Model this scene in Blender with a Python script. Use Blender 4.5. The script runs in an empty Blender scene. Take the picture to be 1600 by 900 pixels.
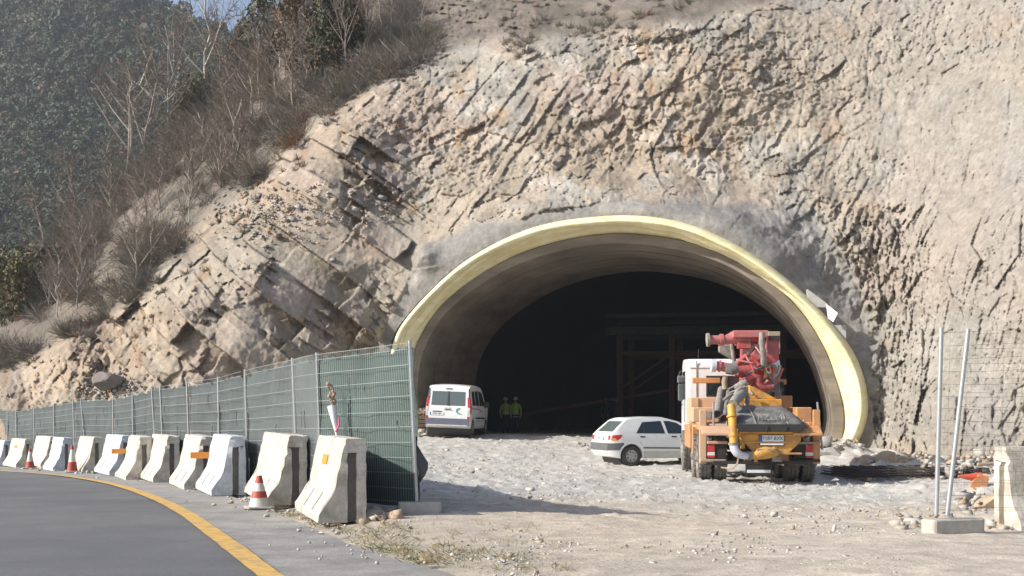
import bpy, bmesh, math, random
import numpy as np
from mathutils import Vector, Matrix
# ------------------------------------------------------------------ camera, sky, sun
scn = bpy.context.scene
COL = scn.collection
R = math.radians
FPX = 1950.0          # focal length in pixels of the 1600 px wide photograph
CZ = 1.2; HY = 640.0  # eye height, row of the horizon
cd = bpy.data.cameras.new('camera'); cam = bpy.data.objects.new('camera', cd); COL.objects.link(cam)
cam.location = (0, 0, CZ); cam.rotation_euler = (R(90), 0, 0)
cd.sensor_width = 36; cd.lens = 36*FPX/1600; cd.shift_y = (HY-450)/1600
cd.clip_start = 0.1; cd.clip_end = 5000
scn.camera = cam
SUN_EL, SUN_AZ = 33.0, 15.0     # azimuth: degrees from straight left towards the viewer
ca, sa = math.cos(R(SUN_AZ)), math.sin(R(SUN_AZ))
sdir = Vector((-ca*math.cos(R(SUN_EL)), -sa*math.cos(R(SUN_EL)), math.sin(R(SUN_EL))))
wd = bpy.data.worlds.new('World'); scn.world = wd; wd.use_nodes = True
wn = wd.node_tree; bg = wn.nodes['Background']
sky = wn.nodes.new('ShaderNodeTexSky'); sky.sky_type = 'NISHITA'; sky.sun_disc = False
sky.sun_elevation = R(SUN_EL); sky.sun_rotation = math.atan2(sdir.x, sdir.y)
sky.air_density = 1.0; sky.dust_density = 3.5; sky.altitude = 600
wn.links.new(sky.outputs[0], bg.inputs[0]); bg.inputs[1].default_value = 0.115
sl = bpy.data.lights.new('sun', 'SUN'); sl.energy = 4.5; sl.angle = R(0.53); sl.color = (1, .95, .87)
so = bpy.data.objects.new('sun', sl); COL.objects.link(so)
so.rotation_euler = sdir.to_track_quat('Z', 'Y').to_euler(); so.location = (-30, 0, 40)
scn.view_settings.view_transform = 'Standard'; scn.view_settings.look = 'None'
scn.view_settings.exposure = 0.52; scn.view_settings.gamma = 1; scn.view_settings.use_curve_mapping = False
scn.render.engine = 'CYCLES'
scn.cycles.max_bounces = 6; scn.cycles.diffuse_bounces = 4; scn.cycles.glossy_bounces = 3; scn.cycles.transparent_max_bounces = 10
scn.cycles.use_denoising = True

# ------------------------------------------------------------------ helpers
rnd = random.Random(7)
def link(o, parent=None):
    COL.objects.link(o)
    if parent is not None: o.parent = parent
    return o
def tag(o, label=None, cat=None, group=None, kind=None):
    if label: o['label'] = label
    if cat: o['category'] = cat
    if group: o['group'] = group
    if kind: o['kind'] = kind
    return o
def empty(name, loc=(0,0,0), rz=0, label=None, cat=None, group=None):
    o = bpy.data.objects.new(name, None); o.empty_display_size = .2; link(o)
    o.location = loc; o.rotation_euler = (0, 0, rz)
    return tag(o, label, cat, group)
def nmesh(name, V, F, mat=None, parent=None, smooth=False, col=None):
    """mesh object out of numpy arrays (all faces with the same number of corners)"""
    V = np.asarray(V, dtype=np.float32); F = np.asarray(F, dtype=np.int32)
    me = bpy.data.meshes.new(name); n = F.shape[1]
    me.vertices.add(len(V)); me.vertices.foreach_set('co', V.ravel())
    me.loops.add(F.size); me.loops.foreach_set('vertex_index', F.ravel())
    me.polygons.add(len(F)); me.polygons.foreach_set('loop_start', np.arange(0, F.size, n, dtype=np.int32))
    me.polygons.foreach_set('loop_total', np.full(len(F), n, dtype=np.int32))
    me.update(calc_edges=True); me.validate()
    if smooth: me.polygons.foreach_set('use_smooth', np.ones(len(me.polygons), dtype=bool))
    if col is not None:
        a = me.color_attributes.new('Col', 'FLOAT_COLOR', 'POINT')
        c = np.ones((len(V), 4), dtype=np.float32); c[:, :3] = col
        a.data.foreach_set('color', c.ravel())
    if mat: me.materials.append(mat)
    return link(bpy.data.objects.new(name, me), parent)

class MB:
    """collects shapes, then links them as ONE mesh object"""
    def __init__(s): s.v = []; s.f = []
    def add(s, vs, fs):
        b = len(s.v); s.v += [tuple(v) for v in vs]; s.f += [tuple(b+i for i in f) for f in fs]; return s
    def box(s, c, d, rot=None):
        x, y, z = d[0]/2, d[1]/2, d[2]/2
        vs = [Vector((i*x, j*y, k*z)) for k in (-1,1) for j in (-1,1) for i in (-1,1)]
        if rot is not None: vs = [rot @ v for v in vs]
        c = Vector(c)
        return s.add([v+c for v in vs], [(0,2,3,1),(4,5,7,6),(0,1,5,4),(2,6,7,3),(0,4,6,2),(1,3,7,5)])
    def bx(s, x0, x1, y0, y1, z0, z1): return s.box(((x0+x1)/2,(y0+y1)/2,(z0+z1)/2), (abs(x1-x0),abs(y1-y0),abs(z1-z0)))
    def bar(s, a, b, w, h=None):
        a, b = Vector(a), Vector(b); d = b-a; L = d.length
        if L < 1e-6: return s
        return s.box((a+b)/2, (w, h or w, L), d.to_track_quat('Z', 'Y').to_matrix())
    def tube(s, pts, r, n=8, cap=True, radii=None):
        pts = [Vector(p) for p in pts]; b = len(s.v); m = len(pts); up = None
        for i, p in enumerate(pts):
            t = (pts[min(i+1, m-1)]-pts[max(i-1, 0)]).normalized()
            if up is None: up = t.orthogonal().normalized()
            u = (up - t*up.dot(t)).normalized(); up = u; w = t.cross(u); rr = radii[i] if radii else r
            for k in range(n):
                a = 2*math.pi*k/n; s.v.append(tuple(p + u*math.cos(a)*rr + w*math.sin(a)*rr))
        for i in range(m-1):
            for k in range(n):
                s.f.append((b+i*n+k, b+i*n+(k+1)%n, b+(i+1)*n+(k+1)%n, b+(i+1)*n+k))
        if cap:
            s.f.append(tuple(b+k for k in reversed(range(n)))); s.f.append(tuple(b+(m-1)*n+k for k in range(n)))
        return s
    def lathe(s, prof, n=24, c=(0,0,0), axis='Z', cap=True):
        b = len(s.v); c = Vector(c)
        for r, z in prof:
            for k in range(n):
                a = 2*math.pi*k/n; x, y = r*math.cos(a), r*math.sin(a)
                p = {'Z': (x,y,z), 'Y': (x,z,y), 'X': (z,x,y)}[axis]; s.v.append(tuple(c+Vector(p)))
        m = len(prof)
        for i in range(m-1):
            for k in range(n): s.f.append((b+i*n+k, b+i*n+(k+1)%n, b+(i+1)*n+(k+1)%n, b+(i+1)*n+k))
        if cap:
            if prof[0][0] > 1e-5: s.f.append(tuple(b+k for k in reversed(range(n))))
            if prof[-1][0] > 1e-5: s.f.append(tuple(b+(m-1)*n+k for k in range(n)))
        return s
    def prism(s, poly, d0, d1, plane='XZ'):
        """poly in two axes, extruded along the third from d0 to d1"""
        n = len(poly)
        def P(a, b, d): return {'XZ': (a,d,b), 'YZ': (d,a,b), 'XY': (a,b,d)}[plane]
        vs = [P(a,b,d0) for a,b in poly] + [P(a,b,d1) for a,b in poly]
        return s.add(vs, [tuple(reversed(range(n))), tuple(range(n, 2*n))] + [(i,(i+1)%n,n+(i+1)%n,n+i) for i in range(n)])
    def build(s, name, mat, parent=None, bevel=0, smooth=None, seg=1):
        me = bpy.data.meshes.new(name); me.from_pydata(s.v, [], s.f); me.materials.append(mat)
        bm = bmesh.new(); bm.from_mesh(me); bmesh.ops.recalc_face_normals(bm, faces=bm.faces)
        if bevel:
            es = [e for e in bm.edges if len(e.link_faces) == 2 and e.calc_face_angle(0) > .6]
            bmesh.ops.bevel(bm, geom=es, offset=bevel, segments=seg, affect='EDGES', profile=.6, clamp_overlap=True)
        bm.to_mesh(me); bm.free()
        if smooth is not None:
            me.polygons.foreach_set('use_smooth', np.ones(len(me.polygons), dtype=bool))
            me.set_sharp_from_angle(angle=R(smooth))
        me.update()
        return link(bpy.data.objects.new(name, me), parent)
def copy_tree(o, parent=None):
    c = o.copy(); link(c)
    if parent is not None: c.parent = parent
    for ch in [x for x in bpy.data.objects if x.parent is o]: copy_tree(ch, c)
    return c

# numpy noise
def _hash(ix, iy, seed):
    h = (ix.astype(np.int64)*374761393 + iy.astype(np.int64)*668265263 + seed*1274126177) & 0x7fffffff
    h = ((h ^ (h >> 13)) * 1103515245 + 12345) & 0x7fffffff
    h = ((h ^ (h >> 16)) * 1597334677) & 0x7fffffff
    return ((h ^ (h >> 15)) & 0xffffff) / float(0xffffff)
def vnoise(x, y, seed=0):
    ix, iy = np.floor(x), np.floor(y); fx, fy = x-ix, y-iy
    fx = fx*fx*(3-2*fx); fy = fy*fy*(3-2*fy); ix = ix.astype(np.int64); iy = iy.astype(np.int64)
    a, b = _hash(ix,iy,seed), _hash(ix+1,iy,seed); c, d = _hash(ix,iy+1,seed), _hash(ix+1,iy+1,seed)
    return (a*(1-fx)+b*fx)*(1-fy) + (c*(1-fx)+d*fx)*fy
def fbm(x, y, seed=0, o=5, g=.5):
    s = 0; a = 1; t = 0
    for i in range(o):
        s = s + a*vnoise(x*2**i+17*i, y*2**i-9*i, seed+i); t += a; a *= g
    return s/t*2-1          # about -1..1
def worley(u, w, seed=0, jit=.9):
    iu, iw = np.floor(u).astype(np.int64), np.floor(w).astype(np.int64)
    F1 = np.full(u.shape, 9.); F2 = np.full(u.shape, 9.)
    bu = np.zeros(u.shape); bw = np.zeros(u.shape); cu = np.zeros(u.shape, np.int64); cw = np.zeros(u.shape, np.int64)
    for a in (-1,0,1):
        for b in (-1,0,1):
            ju, jw = iu+a, iw+b
            pu = ju+.5+(_hash(ju,jw,seed)-.5)*jit; pw = jw+.5+(_hash(ju,jw,seed+51)-.5)*jit
            d = np.hypot(u-pu, w-pw); m = d < F1
            F2 = np.where(m, F1, np.minimum(F2, d)); F1 = np.where(m, d, F1)
            bu = np.where(m, u-pu, bu); bw = np.where(m, w-pw, bw); cu = np.where(m, ju, cu); cw = np.where(m, jw, cw)
    return F1, F2, bu, bw, _hash(cu,cw,seed+7), _hash(cu,cw,seed+8), _hash(cu,cw,seed+9)
def sstep(a, b, x): t = np.clip((x-a)/(b-a), 0, 1); return t*t*(3-2*t)
def tps(P, v, lam=0.0):
    P = np.asarray(P, float); v = np.asarray(v, float); n = len(P)
    def U(r2): return np.where(r2 > 0, r2*np.log(np.maximum(r2, 1e-12)), 0)
    K = U(((P[:,None]-P[None])**2).sum(-1)) + lam*np.eye(n)
    Q = np.c_[np.ones(n), P]; A = np.zeros((n+3, n+3)); A[:n,:n] = K; A[:n,n:] = Q; A[n:,:n] = Q.T
    c = np.linalg.solve(A, np.r_[v, 0, 0, 0])
    def f(x, y):
        x = np.asarray(x, float); y = np.asarray(y, float); s = c[n]+c[n+1]*x+c[n+2]*y
        for i in range(n): s = s + c[i]*U((x-P[i,0])**2+(y-P[i,1])**2)
        return s
    return f

# materials
MATS = {}
def mat(name, col, rough=.7, metal=0, noise=0, nscale=8, bump=0, bscale=40, col2=None, alpha=1, spec=None, trans=0, vcol=False, vmix=.15, coat=0, thr=None, coords='Object', stretch=None, speck=None):
    m = bpy.data.materials.new(name); m.use_nodes = True; nt = m.node_tree; b = nt.nodes['Principled BSDF']; MATS[name] = m
    L = nt.links.new
    b.inputs['Roughness'].default_value = rough; b.inputs['Metallic'].default_value = metal
    if spec is not None: b.inputs['Specular IOR Level'].default_value = spec
    if coat: b.inputs['Coat Weight'].default_value = coat; b.inputs['Coat Roughness'].default_value = .1
    b.inputs['Alpha'].default_value = alpha
    b.inputs['Transmission Weight'].default_value = trans
    c4 = (*col, 1); src = None
    tc = nt.nodes.new('ShaderNodeTexCoord'); co = tc.outputs[coords]
    if stretch:
        mp = nt.nodes.new('ShaderNodeMapping'); mp.inputs['Scale'].default_value = stretch; L(co, mp.inputs['Vector']); co = mp.outputs[0]
    if vcol:
        a = nt.nodes.new('ShaderNodeVertexColor'); a.layer_name = 'Col'; src = a.outputs['Color']
    if noise or col2:
        n = nt.nodes.new('ShaderNodeTexNoise'); n.inputs['Scale'].default_value = nscale; n.inputs['Detail'].default_value = 8; n.inputs['Roughness'].default_value = .65
        L(co, n.inputs['Vector'])
        rp = nt.nodes.new('ShaderNodeValToRGB'); t0, t1 = thr or (.35, .65)
        rp.color_ramp.elements[0].position = t0; rp.color_ramp.elements[1].position = t1
        L(n.outputs['Fac'], rp.inputs['Fac'])
        if vcol:
            rp.color_ramp.elements[0].color = (1-noise,)*3+(1,); rp.color_ramp.elements[1].color = (1+noise,)*3+(1,)
            mx = nt.nodes.new('ShaderNodeMix'); mx.data_type = 'RGBA'; mx.blend_type = 'MULTIPLY'; mx.inputs[0].default_value = 1
            L(src, mx.inputs[6]); L(rp.outputs[0], mx.inputs[7]); src = mx.outputs[2]
        else:
            c2 = col2 or tuple(max(0, c*(1-noise)) for c in col)
            rp.color_ramp.elements[0].color = (*c2, 1); rp.color_ramp.elements[1].color = c4
            src = rp.outputs[0]
    if speck and src is not None:
        n3 = nt.nodes.new('ShaderNodeTexNoise'); n3.inputs['Scale'].default_value = speck[0]; n3.inputs['Detail'].default_value = 5; n3.inputs['Roughness'].default_value = .8; L(co, n3.inputs['Vector'])
        r3 = nt.nodes.new('ShaderNodeValToRGB'); r3.color_ramp.elements[0].position = .36; r3.color_ramp.elements[1].position = .64; L(n3.outputs['Fac'], r3.inputs['Fac'])
        r3.color_ramp.elements[0].color = (1-speck[1],)*3+(1,); r3.color_ramp.elements[1].color = (1+speck[1]*.6,)*3+(1,)
        m3 = nt.nodes.new('ShaderNodeMix'); m3.data_type = 'RGBA'; m3.blend_type = 'MULTIPLY'; m3.inputs[0].default_value = 1; L(src, m3.inputs[6]); L(r3.outputs[0], m3.inputs[7]); src = m3.outputs[2]
    if src is not None: L(src, b.inputs['Base Color'])
    else: b.inputs['Base Color'].default_value = c4
    if bump:
        n2 = nt.nodes.new('ShaderNodeTexNoise'); n2.inputs['Scale'].default_value = bscale; n2.inputs['Detail'].default_value = 7; n2.inputs['Roughness'].default_value = .7
        L(co, n2.inputs['Vector'])
        bp = nt.nodes.new('ShaderNodeBump'); bp.inputs['Strength'].default_value = 1; bp.inputs['Distance'].default_value = bump
        L(n2.outputs['Fac'], bp.inputs['Height']); L(bp.outputs[0], b.inputs['Normal'])
    return m
# ------------------------------------------------------------------ ground height
GP = [(0,0,0),(-3,6,-.02),(4,6,-.03),(-1.13,14.7,0),(4.57,13.2,-.1),(8,14,-.16),(1.8,15.2,-.13),(5,25,-.3),(9,26,-.28),(3.5,36,-.45),(-2.4,44.5,.2),(-.2,71,.02),
      (10.7,40,-.08),(6,60,0),(14,90,0),(-3,17.3,.02),(-4.7,20.2,-.0),(-7.2,25.6,-.14),(-9.5,30,-.28),(-14.9,40,-.58),(-18,45,-.7),(-16.8,41,-.8),
      (-4.5,17,-.21),(-6.1,20.8,-.31),(-7.75,25.2,-.42),(-11,31,-.56),(-3.2,13.2,-.12),(-1.83,9.4,-.04),(13,30,-.1),(-5,40,.1),(-60,100,-1.5),(60,100,0),(-40,0,-.5),(40,0,-.2),(0,-40,0),(-30,46,-1.3),(-60,50,-1.8),(30,40,.2),(-3,30,-.12),(1,20,-.12)]
_g = tps([(a,b) for a,b,_ in GP], [c for *_,c in GP], lam=6.0)
def road_z(y): return -.00042*np.clip(y, 0, 60)**2-.004
_edge = None
def gz(x, y):
    if _edge is None: return road_z(y)+0*x
    ex = np.interp(y, _edge[0], _edge[1]); t = sstep(.0, 1.5, np.asarray(x)-ex)
    t = np.maximum(t, sstep(46, 52, np.asarray(y)))
    return road_z(np.asarray(y, float))*(1-t)+_g(x, y)*t
def gp(px, py, dz=0):
    """point of the ground under a pixel of the photograph"""
    lo, hi = 2.0, 130.0
    for i in range(60):
        m = (lo+hi)/2; x = (px-800)/FPX*m; z = CZ+(HY-py)/FPX*m
        if z > float(gz(x, m))+dz: lo = m
        else: hi = m
    return Vector(((px-800)/FPX*lo, lo, float(gz((px-800)/FPX*lo, lo))+dz))
def at(px, py, Y): return Vector(((px-800)/FPX*Y, Y, CZ+(HY-py)/FPX*Y))
def on(px, Y): x = (px-800)/FPX*Y; return Vector((x, Y, float(gz(x, Y))))

# yellow edge line of the road and the edge of the asphalt
LINE = [gp(*p) for p in [(-140,731),(-60,733),(0,736),(60,740),(120,747),(180,758),(240,778),(290,803),(335,835),(375,865),(420,900)]]
LINE += [Vector((-.6,6,0)), Vector((.4,2.5,0)), Vector((1.6,-3,0)), Vector((3,-12,0)), Vector((6,-40,0))]
EDGE = [gp(*p) for p in [(-160,719),(-60,724),(20,730),(100,735),(200,745),(300,758),(380,780),(450,806),(540,845),(620,872),(720,898)]]
EDGE += [Vector((.6,6,0)), Vector((1.6,2.5,0)), Vector((2.8,-3,0)), Vector((4.2,-12,0)), Vector((7.2,-40,0))]
def catmull(P, n=8):
    out = []
    for i in range(len(P)-1):
        a, b, c, d = P[max(i-1,0)], P[i], P[i+1], P[min(i+2,len(P)-1)]
        for k in range(n):
            t = k/n; out.append(.5*((2*b)+(c-a)*t+(2*a-5*b+4*c-d)*t*t+(3*b-a-3*c+d)*t**3))
    return out+[P[-1]]
LINE, EDGE = catmull(LINE), catmull(EDGE)
for _ in range(12):
    for P_ in (LINE, EDGE):
        Q_ = [p.copy() for p in P_]
        for i in range(1, len(P_)-1): P_[i] = Q_[i]*.5+(Q_[i-1]+Q_[i+1])*.25
_e = np.array([(p.x, p.y) for p in EDGE])
_o = np.argsort(_e[:,1]); _edge = (_e[_o,1], _e[_o,0])
def edge_x(y):      # x of the asphalt edge at a given depth
    o = np.argsort(_e[:,1]); return np.interp(y, _e[o,1], _e[o,0])

# dirt ground: one sheet to the horizon, fine where it is seen
def axis_pts(near, far, n1, n2):
    a = np.linspace(near[0], near[1], n1)
    return np.unique(np.round(np.r_[-np.geomspace(-near[0], -far[0], n2)[::-1], a, np.geomspace(near[1], far[1], n2)], 4))
gx = axis_pts((-22, 16), (-3000, 3000), 560, 26)
gy = np.unique(np.r_[-np.geomspace(4, 200, 12)[::-1], np.linspace(-3.9, 5, 12), np.geomspace(5.05, 60, 620), np.geomspace(61, 100, 40), np.geomspace(110, 4000, 16)])
XX, YY = np.meshgrid(gx, gy); inner = (np.abs(XX) < 40) & (YY < 110) & (YY > -60)
ZZ = np.where(inner, gz(np.clip(XX, -60, 60), np.clip(YY, -40, 100)), -1.5)
ed = edge_x(YY); off = np.clip((XX-ed)*.9, 0, 1)       # 0 on the road side, 1 on the dirt
off = np.where(YY > 44, 1, off)
rough = fbm(XX*.55, YY*.4, 3, 4)*.055 + fbm(XX*2.6, YY*2.0, 5, 4)*.022
zone = sstep(11, 20, YY)*sstep(0, 3, XX-ed)
ridg = np.abs(fbm(XX*1.1, YY*.8, 11, 4))*.03*zone*sstep(16.5, 19, YY)
rut = -np.exp(-((YY-16.2-.05*XX)/.8)**2)*.04*zone
stones = np.clip(fbm(XX*8, YY*6, 21, 3)-.2, 0, 1)*.10
ZZ = ZZ + np.where(inner, off*(rough*(.35+.9*zone) + ridg + rut + stones*(.25+zone)), 0) - (1-off)*np.where(inner, .06, 0)
# rubble heap before the right foot of the arch, low mound inside on the left
hp = gp(1285, 722); ZZ += inner*np.exp(-(((XX-9.6)/.9)**2+((YY-37.0)/1.3)**2))*.55*(.8+.5*fbm(XX*3, YY*3, 8, 3))
hp = lambda cx, cy, sx, sy, h, sd: inner*np.exp(-(((XX-cx)/sx)**2+((YY-cy)/sy)**2))*h*(.7+.6*fbm(XX*2.5, YY*2.5, sd, 4))
ZZ += hp(9.2, 28.6, 2.6, 1.0, .35, 31) + hp(8.3, 21.5, 2.2, 1.5, .25, 41) + hp(6.1, 14.8, 1.1, .6, .12, 43)
ii = np.arange(len(gy)*len(gx)).reshape(len(gy), len(gx))
GF = np.c_[ii[:-1,:-1].ravel(), ii[:-1,1:].ravel(), ii[1:,1:].ravel(), ii[1:,:-1].ravel()]
n1 = fbm(XX*.25, YY*.18, 61, 4); n2 = fbm(XX*1.7, YY*1.2, 63, 4); n3 = fbm(XX*9, YY*8, 65, 2)
grey = np.array((.53,.505,.46)); tan = np.array((.56,.48,.385)); dark = np.array((.30,.27,.23)); olive = np.array((.27,.25,.15))
tw = np.clip(sstep(19.5, 15.8, YY + n2*1.3 - .12*(XX))*.9 + .25*n1, 0, 1)[..., None]
GC = grey*(1-tw)+tan*tw
GC = GC*(1+.14*n2[..., None]+.18*n3[..., None])
verge = (np.exp(-((XX-ed-.9)/.9)**2)*sstep(26, 12, YY))[..., None]
GC = GC*(1-.55*verge)+(dark*.5+np.array((.36,.33,.27))*.5)*(.55*verge)
ol = (np.exp(-((XX-ed-.25-.35*n2)/.30)**2)*sstep(16, 9, YY)*sstep(-.2, .4, n2+n3*.5))[..., None]
GC = GC*(1-.6*ol)+olive*(.6*ol)
GC = np.clip(GC, .03, .8)
m_ground = mat('dirt', (.4,.38,.35), .95, vcol=True, noise=.18, nscale=3, bump=.03, bscale=18, speck=(42,.28))
tag(nmesh('ground', np.stack([XX,YY,ZZ],-1).reshape(-1,3), GF, m_ground, smooth=True, col=GC.reshape(-1,3)), kind='structure')

# asphalt
m_asph = mat('asphalt', (.17,.17,.172), .88, col2=(.10,.102,.108), nscale=.45, bump=.006, bscale=120, thr=(.3,.7), speck=(55,.30))
m_shoulder = mat('asphalt_shoulder', (.36,.345,.32), .9, col2=(.22,.215,.205), nscale=1.6, bump=.01, bscale=90, speck=(38,.28))
m_yellow = mat('road_paint', (.66,.40,.10), .7, col2=(.38,.27,.13), nscale=9, bump=.003, bscale=80, thr=(.36,.56), speck=(50,.2))
def strip(name, A, B, m, dz, sub=6, wob=0, kind='structure'):
    V = []; n = len(A)
    for i in range(n):
        a, b = Vector(A[i]), Vector(B[i])
        for k in range(sub+1):
            p = a.lerp(b, k/sub); x, y = p.x, p.y
            if wob and k in (0, sub): x += wob*(float(fbm(np.array(i*.9), np.array(k*3.), 77, 3)))
            z = float(gz(np.clip(x,-60,60), np.clip(y,-40,100)))
            V.append((x, y, z+dz))
    F = [(i*(sub+1)+k, i*(sub+1)+k+1, (i+1)*(sub+1)+k+1, (i+1)*(sub+1)+k) for i in range(n-1) for k in range(sub)]
    return tag(nmesh(name, V, F, m, smooth=True), kind=kind)
def offset(P, d):
    out = []
    for i, p in enumerate(P):
        t = (P[min(i+1, len(P)-1)]-P[max(i-1, 0)]); t.z = 0; t.normalize(); out.append(p+Vector((t.y, -t.x, 0))*d)
    return out
strip('road', offset(LINE, 14), offset(LINE, .0), m_asph, .0, sub=56)
n = min(len(LINE), len(EDGE))
strip('road_shoulder', LINE, EDGE, m_shoulder, -.012, sub=8, wob=.05)
strip('road_edge_line', offset(LINE, .10), offset(LINE, -.09), m_yellow, .018, sub=2, wob=.012)

# ------------------------------------------------------------------ portal plane of the tunnel
PL, PR = Vector((-4.45,46.5)), Vector((11.3,40.0)); AX = Vector((math.sin(R(12)), math.cos(R(12))))
_pd = (PR-PL).normalized(); _pn = Vector((_pd.y, -_pd.x))
def plane_depth(px, off=0.0):
    c = _pn.dot(PL+AX*off); return c/(_pn.x*(px-800)/FPX+_pn.y)
OUTER = [(606,700),(602,640),(602,580),(610,528),(640,482),(700,422),(760,382),(830,352),(900,338),(985,333),(1060,343),(1130,369),(1200,411),(1260,460),(1310,515),(1340,560),(1356,610),(1355,660),(1332,712)]
INNER = [(652,700),(642,640),(641,590),(652,540),(684,486),(735,441),(800,403),(870,379),(940,367),(1000,367),(1080,380),(1150,406),(1210,446),(1255,492),(1288,545),(1308,600),(1318,645),(1316,680),(1305,705)]
def smooth2(P, n): return [(q.x, q.y) for q in catmull([Vector(p) for p in P], n)]
OUT2, IN2 = smooth2(OUTER, 6), smooth2(INNER, 6)
OUT3 = [at(x, y, plane_depth(x)) for x, y in OUT2]
IN3 = [at(x, y, plane_depth(x, 1.1)) for x, y in IN2]

# ------------------------------------------------------------------ rock cut and hillside
DP = [(1600,740,28.5),(1600,600,31),(1600,450,33),(1600,330,35),(1600,280,37),(1600,150,40.5),(1600,0,45),
 (1450,730,33.5),(1450,600,36),(1450,450,38.5),(1450,335,40.5),(1450,290,42.5),(1450,150,45.5),(1450,0,50),
 (1375,720,38.5),(1375,540,41.2),(1360,430,42.5),(1330,335,43.3),(1330,300,45),(1300,150,48.5),(1300,0,53),
 (1150,335,43.3),(1150,295,46),(1150,150,49),(1150,0,54),
 (985,330,44.6),(985,305,47),(985,150,50.5),(985,40,54),(985,0,57),
 (800,345,46),(800,310,48.3),(800,200,51),(800,70,56),(800,0,64),
 (640,440,47.2),(640,350,49),(640,250,51.5),(640,120,56),(640,60,62),(640,0,72),
 (590,560,46.9),(590,700,46.6),(500,620,46),(500,480,46.6),(500,350,49),(500,220,53),(500,130,61),(500,0,82),
 (400,660,45.6),(400,520,46),(400,380,49),(400,290,54),(400,160,70),(400,40,92),
 (250,670,46.5),(250,570,47.2),(250,460,50.5),(250,370,60),(250,220,80),(280,90,104),
 (100,690,49),(100,590,50.5),(100,520,55),(100,420,68),(80,300,88),(150,180,102),
 (0,720,51),(0,610,53.5),(0,520,62),(0,420,76),(0,300,95),(-250,720,58),(-250,600,62),(-250,500,78),(-250,350,105),
 (1900,740,22),(1900,450,26),(1900,280,31),(1900,0,39),(1900,-200,46),(1300,-200,66),(800,-200,100),(400,-200,130),(0,-200,150)]
_d = tps([(a/100,b/100) for a,b,_ in DP], [c for *_,c in DP], lam=.02)
SIL = [(-400,560),(-150,520),(0,468),(60,420),(130,350),(200,290),(260,235),(310,175),(370,120),(430,70),(490,10),(540,-60),(620,-180),(700,-400),(2500,-400)]
def sil(px): return np.interp(px, [a for a,_ in SIL], [b for _,b in SIL])
st = 1.7
cx = np.arange(-330, 1905, st); cy = np.arange(-150, 762, st)
PX, PY = np.meshgrid(cx, cy)
S = sil(PX) + 7*fbm(PX/40, PX*0, 2, 3)
over = np.maximum(S-PY, 0); PYe = np.maximum(PY, S)
D = _d(PX/100, PYe/100)
X = (PX-800)/FPX*D; Z = CZ+(HY-PYe)/FPX*D
# masks
def near_arch(px, py, P):
    P = np.array(P, float); best = np.full(px.shape, 1e9)
    for i in range(0, len(P)-1):
        a, b = P[i], P[i+1]; ab = b-a; t = np.clip(((px-a[0])*ab[0]+(py-a[1])*ab[1])/(ab@ab), 0, 1)
        best = np.minimum(best, np.hypot(px-a[0]-t*ab[0], py-a[1]-t*ab[1]))
    return best
def inside(px, py, P):
    r = np.zeros(px.shape, bool); n = len(P); j = n-1
    for i in range(n):
        xi, yi = P[i]; xj, yj = P[j]
        if yi != yj: r ^= ((yi > py) != (yj > py)) & (px < (xj-xi)*(py-yi)/(yj-yi)+xi)
        j = i
    return r
poly = OUT2 + [(1332,900),(606,900)]
dist = near_arch(PX, PY, OUT2); ins = inside(PX, PY, poly)
ang_right = sstep(1180, 1300, PX)*sstep(600, 500, PY)
Dp = plane_depth(PX) + .55 + 1.1*ang_right*sstep(360, 430, PY)
w = np.exp(-(dist/38)**2); w = np.where(ins, 1, w)*sstep(-400, 300, PX)
D0 = D*(1-w)+Dp*w
X = (PX-800)/FPX*D0; Z = CZ+(HY-PYe)/FPX*D0
# zones
crest = np.interp(PX, [-400,0,60,150,200,260,330,400,450,480,520,580,640,700,800,900,1000,1100,1300,1600,2000],
                  [650,575,545,500,470,410,330,280,235,200,165,130,100,66,55,50,40,32,-40,-100,-200])
nat = sstep(-14, 14, crest + 12*fbm(PX/60, PY/60, 9, 3) - PY)          # natural slope above the cut
shotline = np.interp(PX, [560,610,660,740,800,860,960,1100,1200,1270,1320,1350,1400], [660,500,385,345,345,330,312,320,318,332,400,470,560])
shot = sstep(-8, 8, PY-shotline - 10*fbm(PX/30, PY/30, 13, 4))*sstep(1400, 1330, PX+10*fbm(PX/20,PY/20,14,3))*sstep(565, 640, PX+.35*(PY-450)+25*fbm(PX/40,PY/40,15,3))
shot = np.maximum(shot, np.exp(-(dist/16)**4)*sstep(1345,1300,PX)); shot *= (1-nat)
spur = sstep(700, 600, PX - .3*(PY-300))*sstep(150,260,PY)*(1-nat)*(1-shot)
dusty = sstep(1150, 1480, PX + .2*(330-PY))*(1-nat)
lowR = sstep(1270, 1320, PX)*sstep(1480, 1400, PX)*sstep(310, 335, PY)*(1-shot)
mid = np.clip(1-spur-dusty*.8-nat-shot, 0, 1)
Xr = X - .9*(D0-.55*Z-41)*sstep(1180, 1450, PX)
def rot(a): c, s = math.cos(R(a)), math.sin(R(a)); return Xr*c+Z*s, -Xr*s+Z*c
wx = .22*fbm(X*.45, Z*.45, 101, 2); wz = .22*fbm(X*.45, Z*.45, 103, 2)
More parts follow.
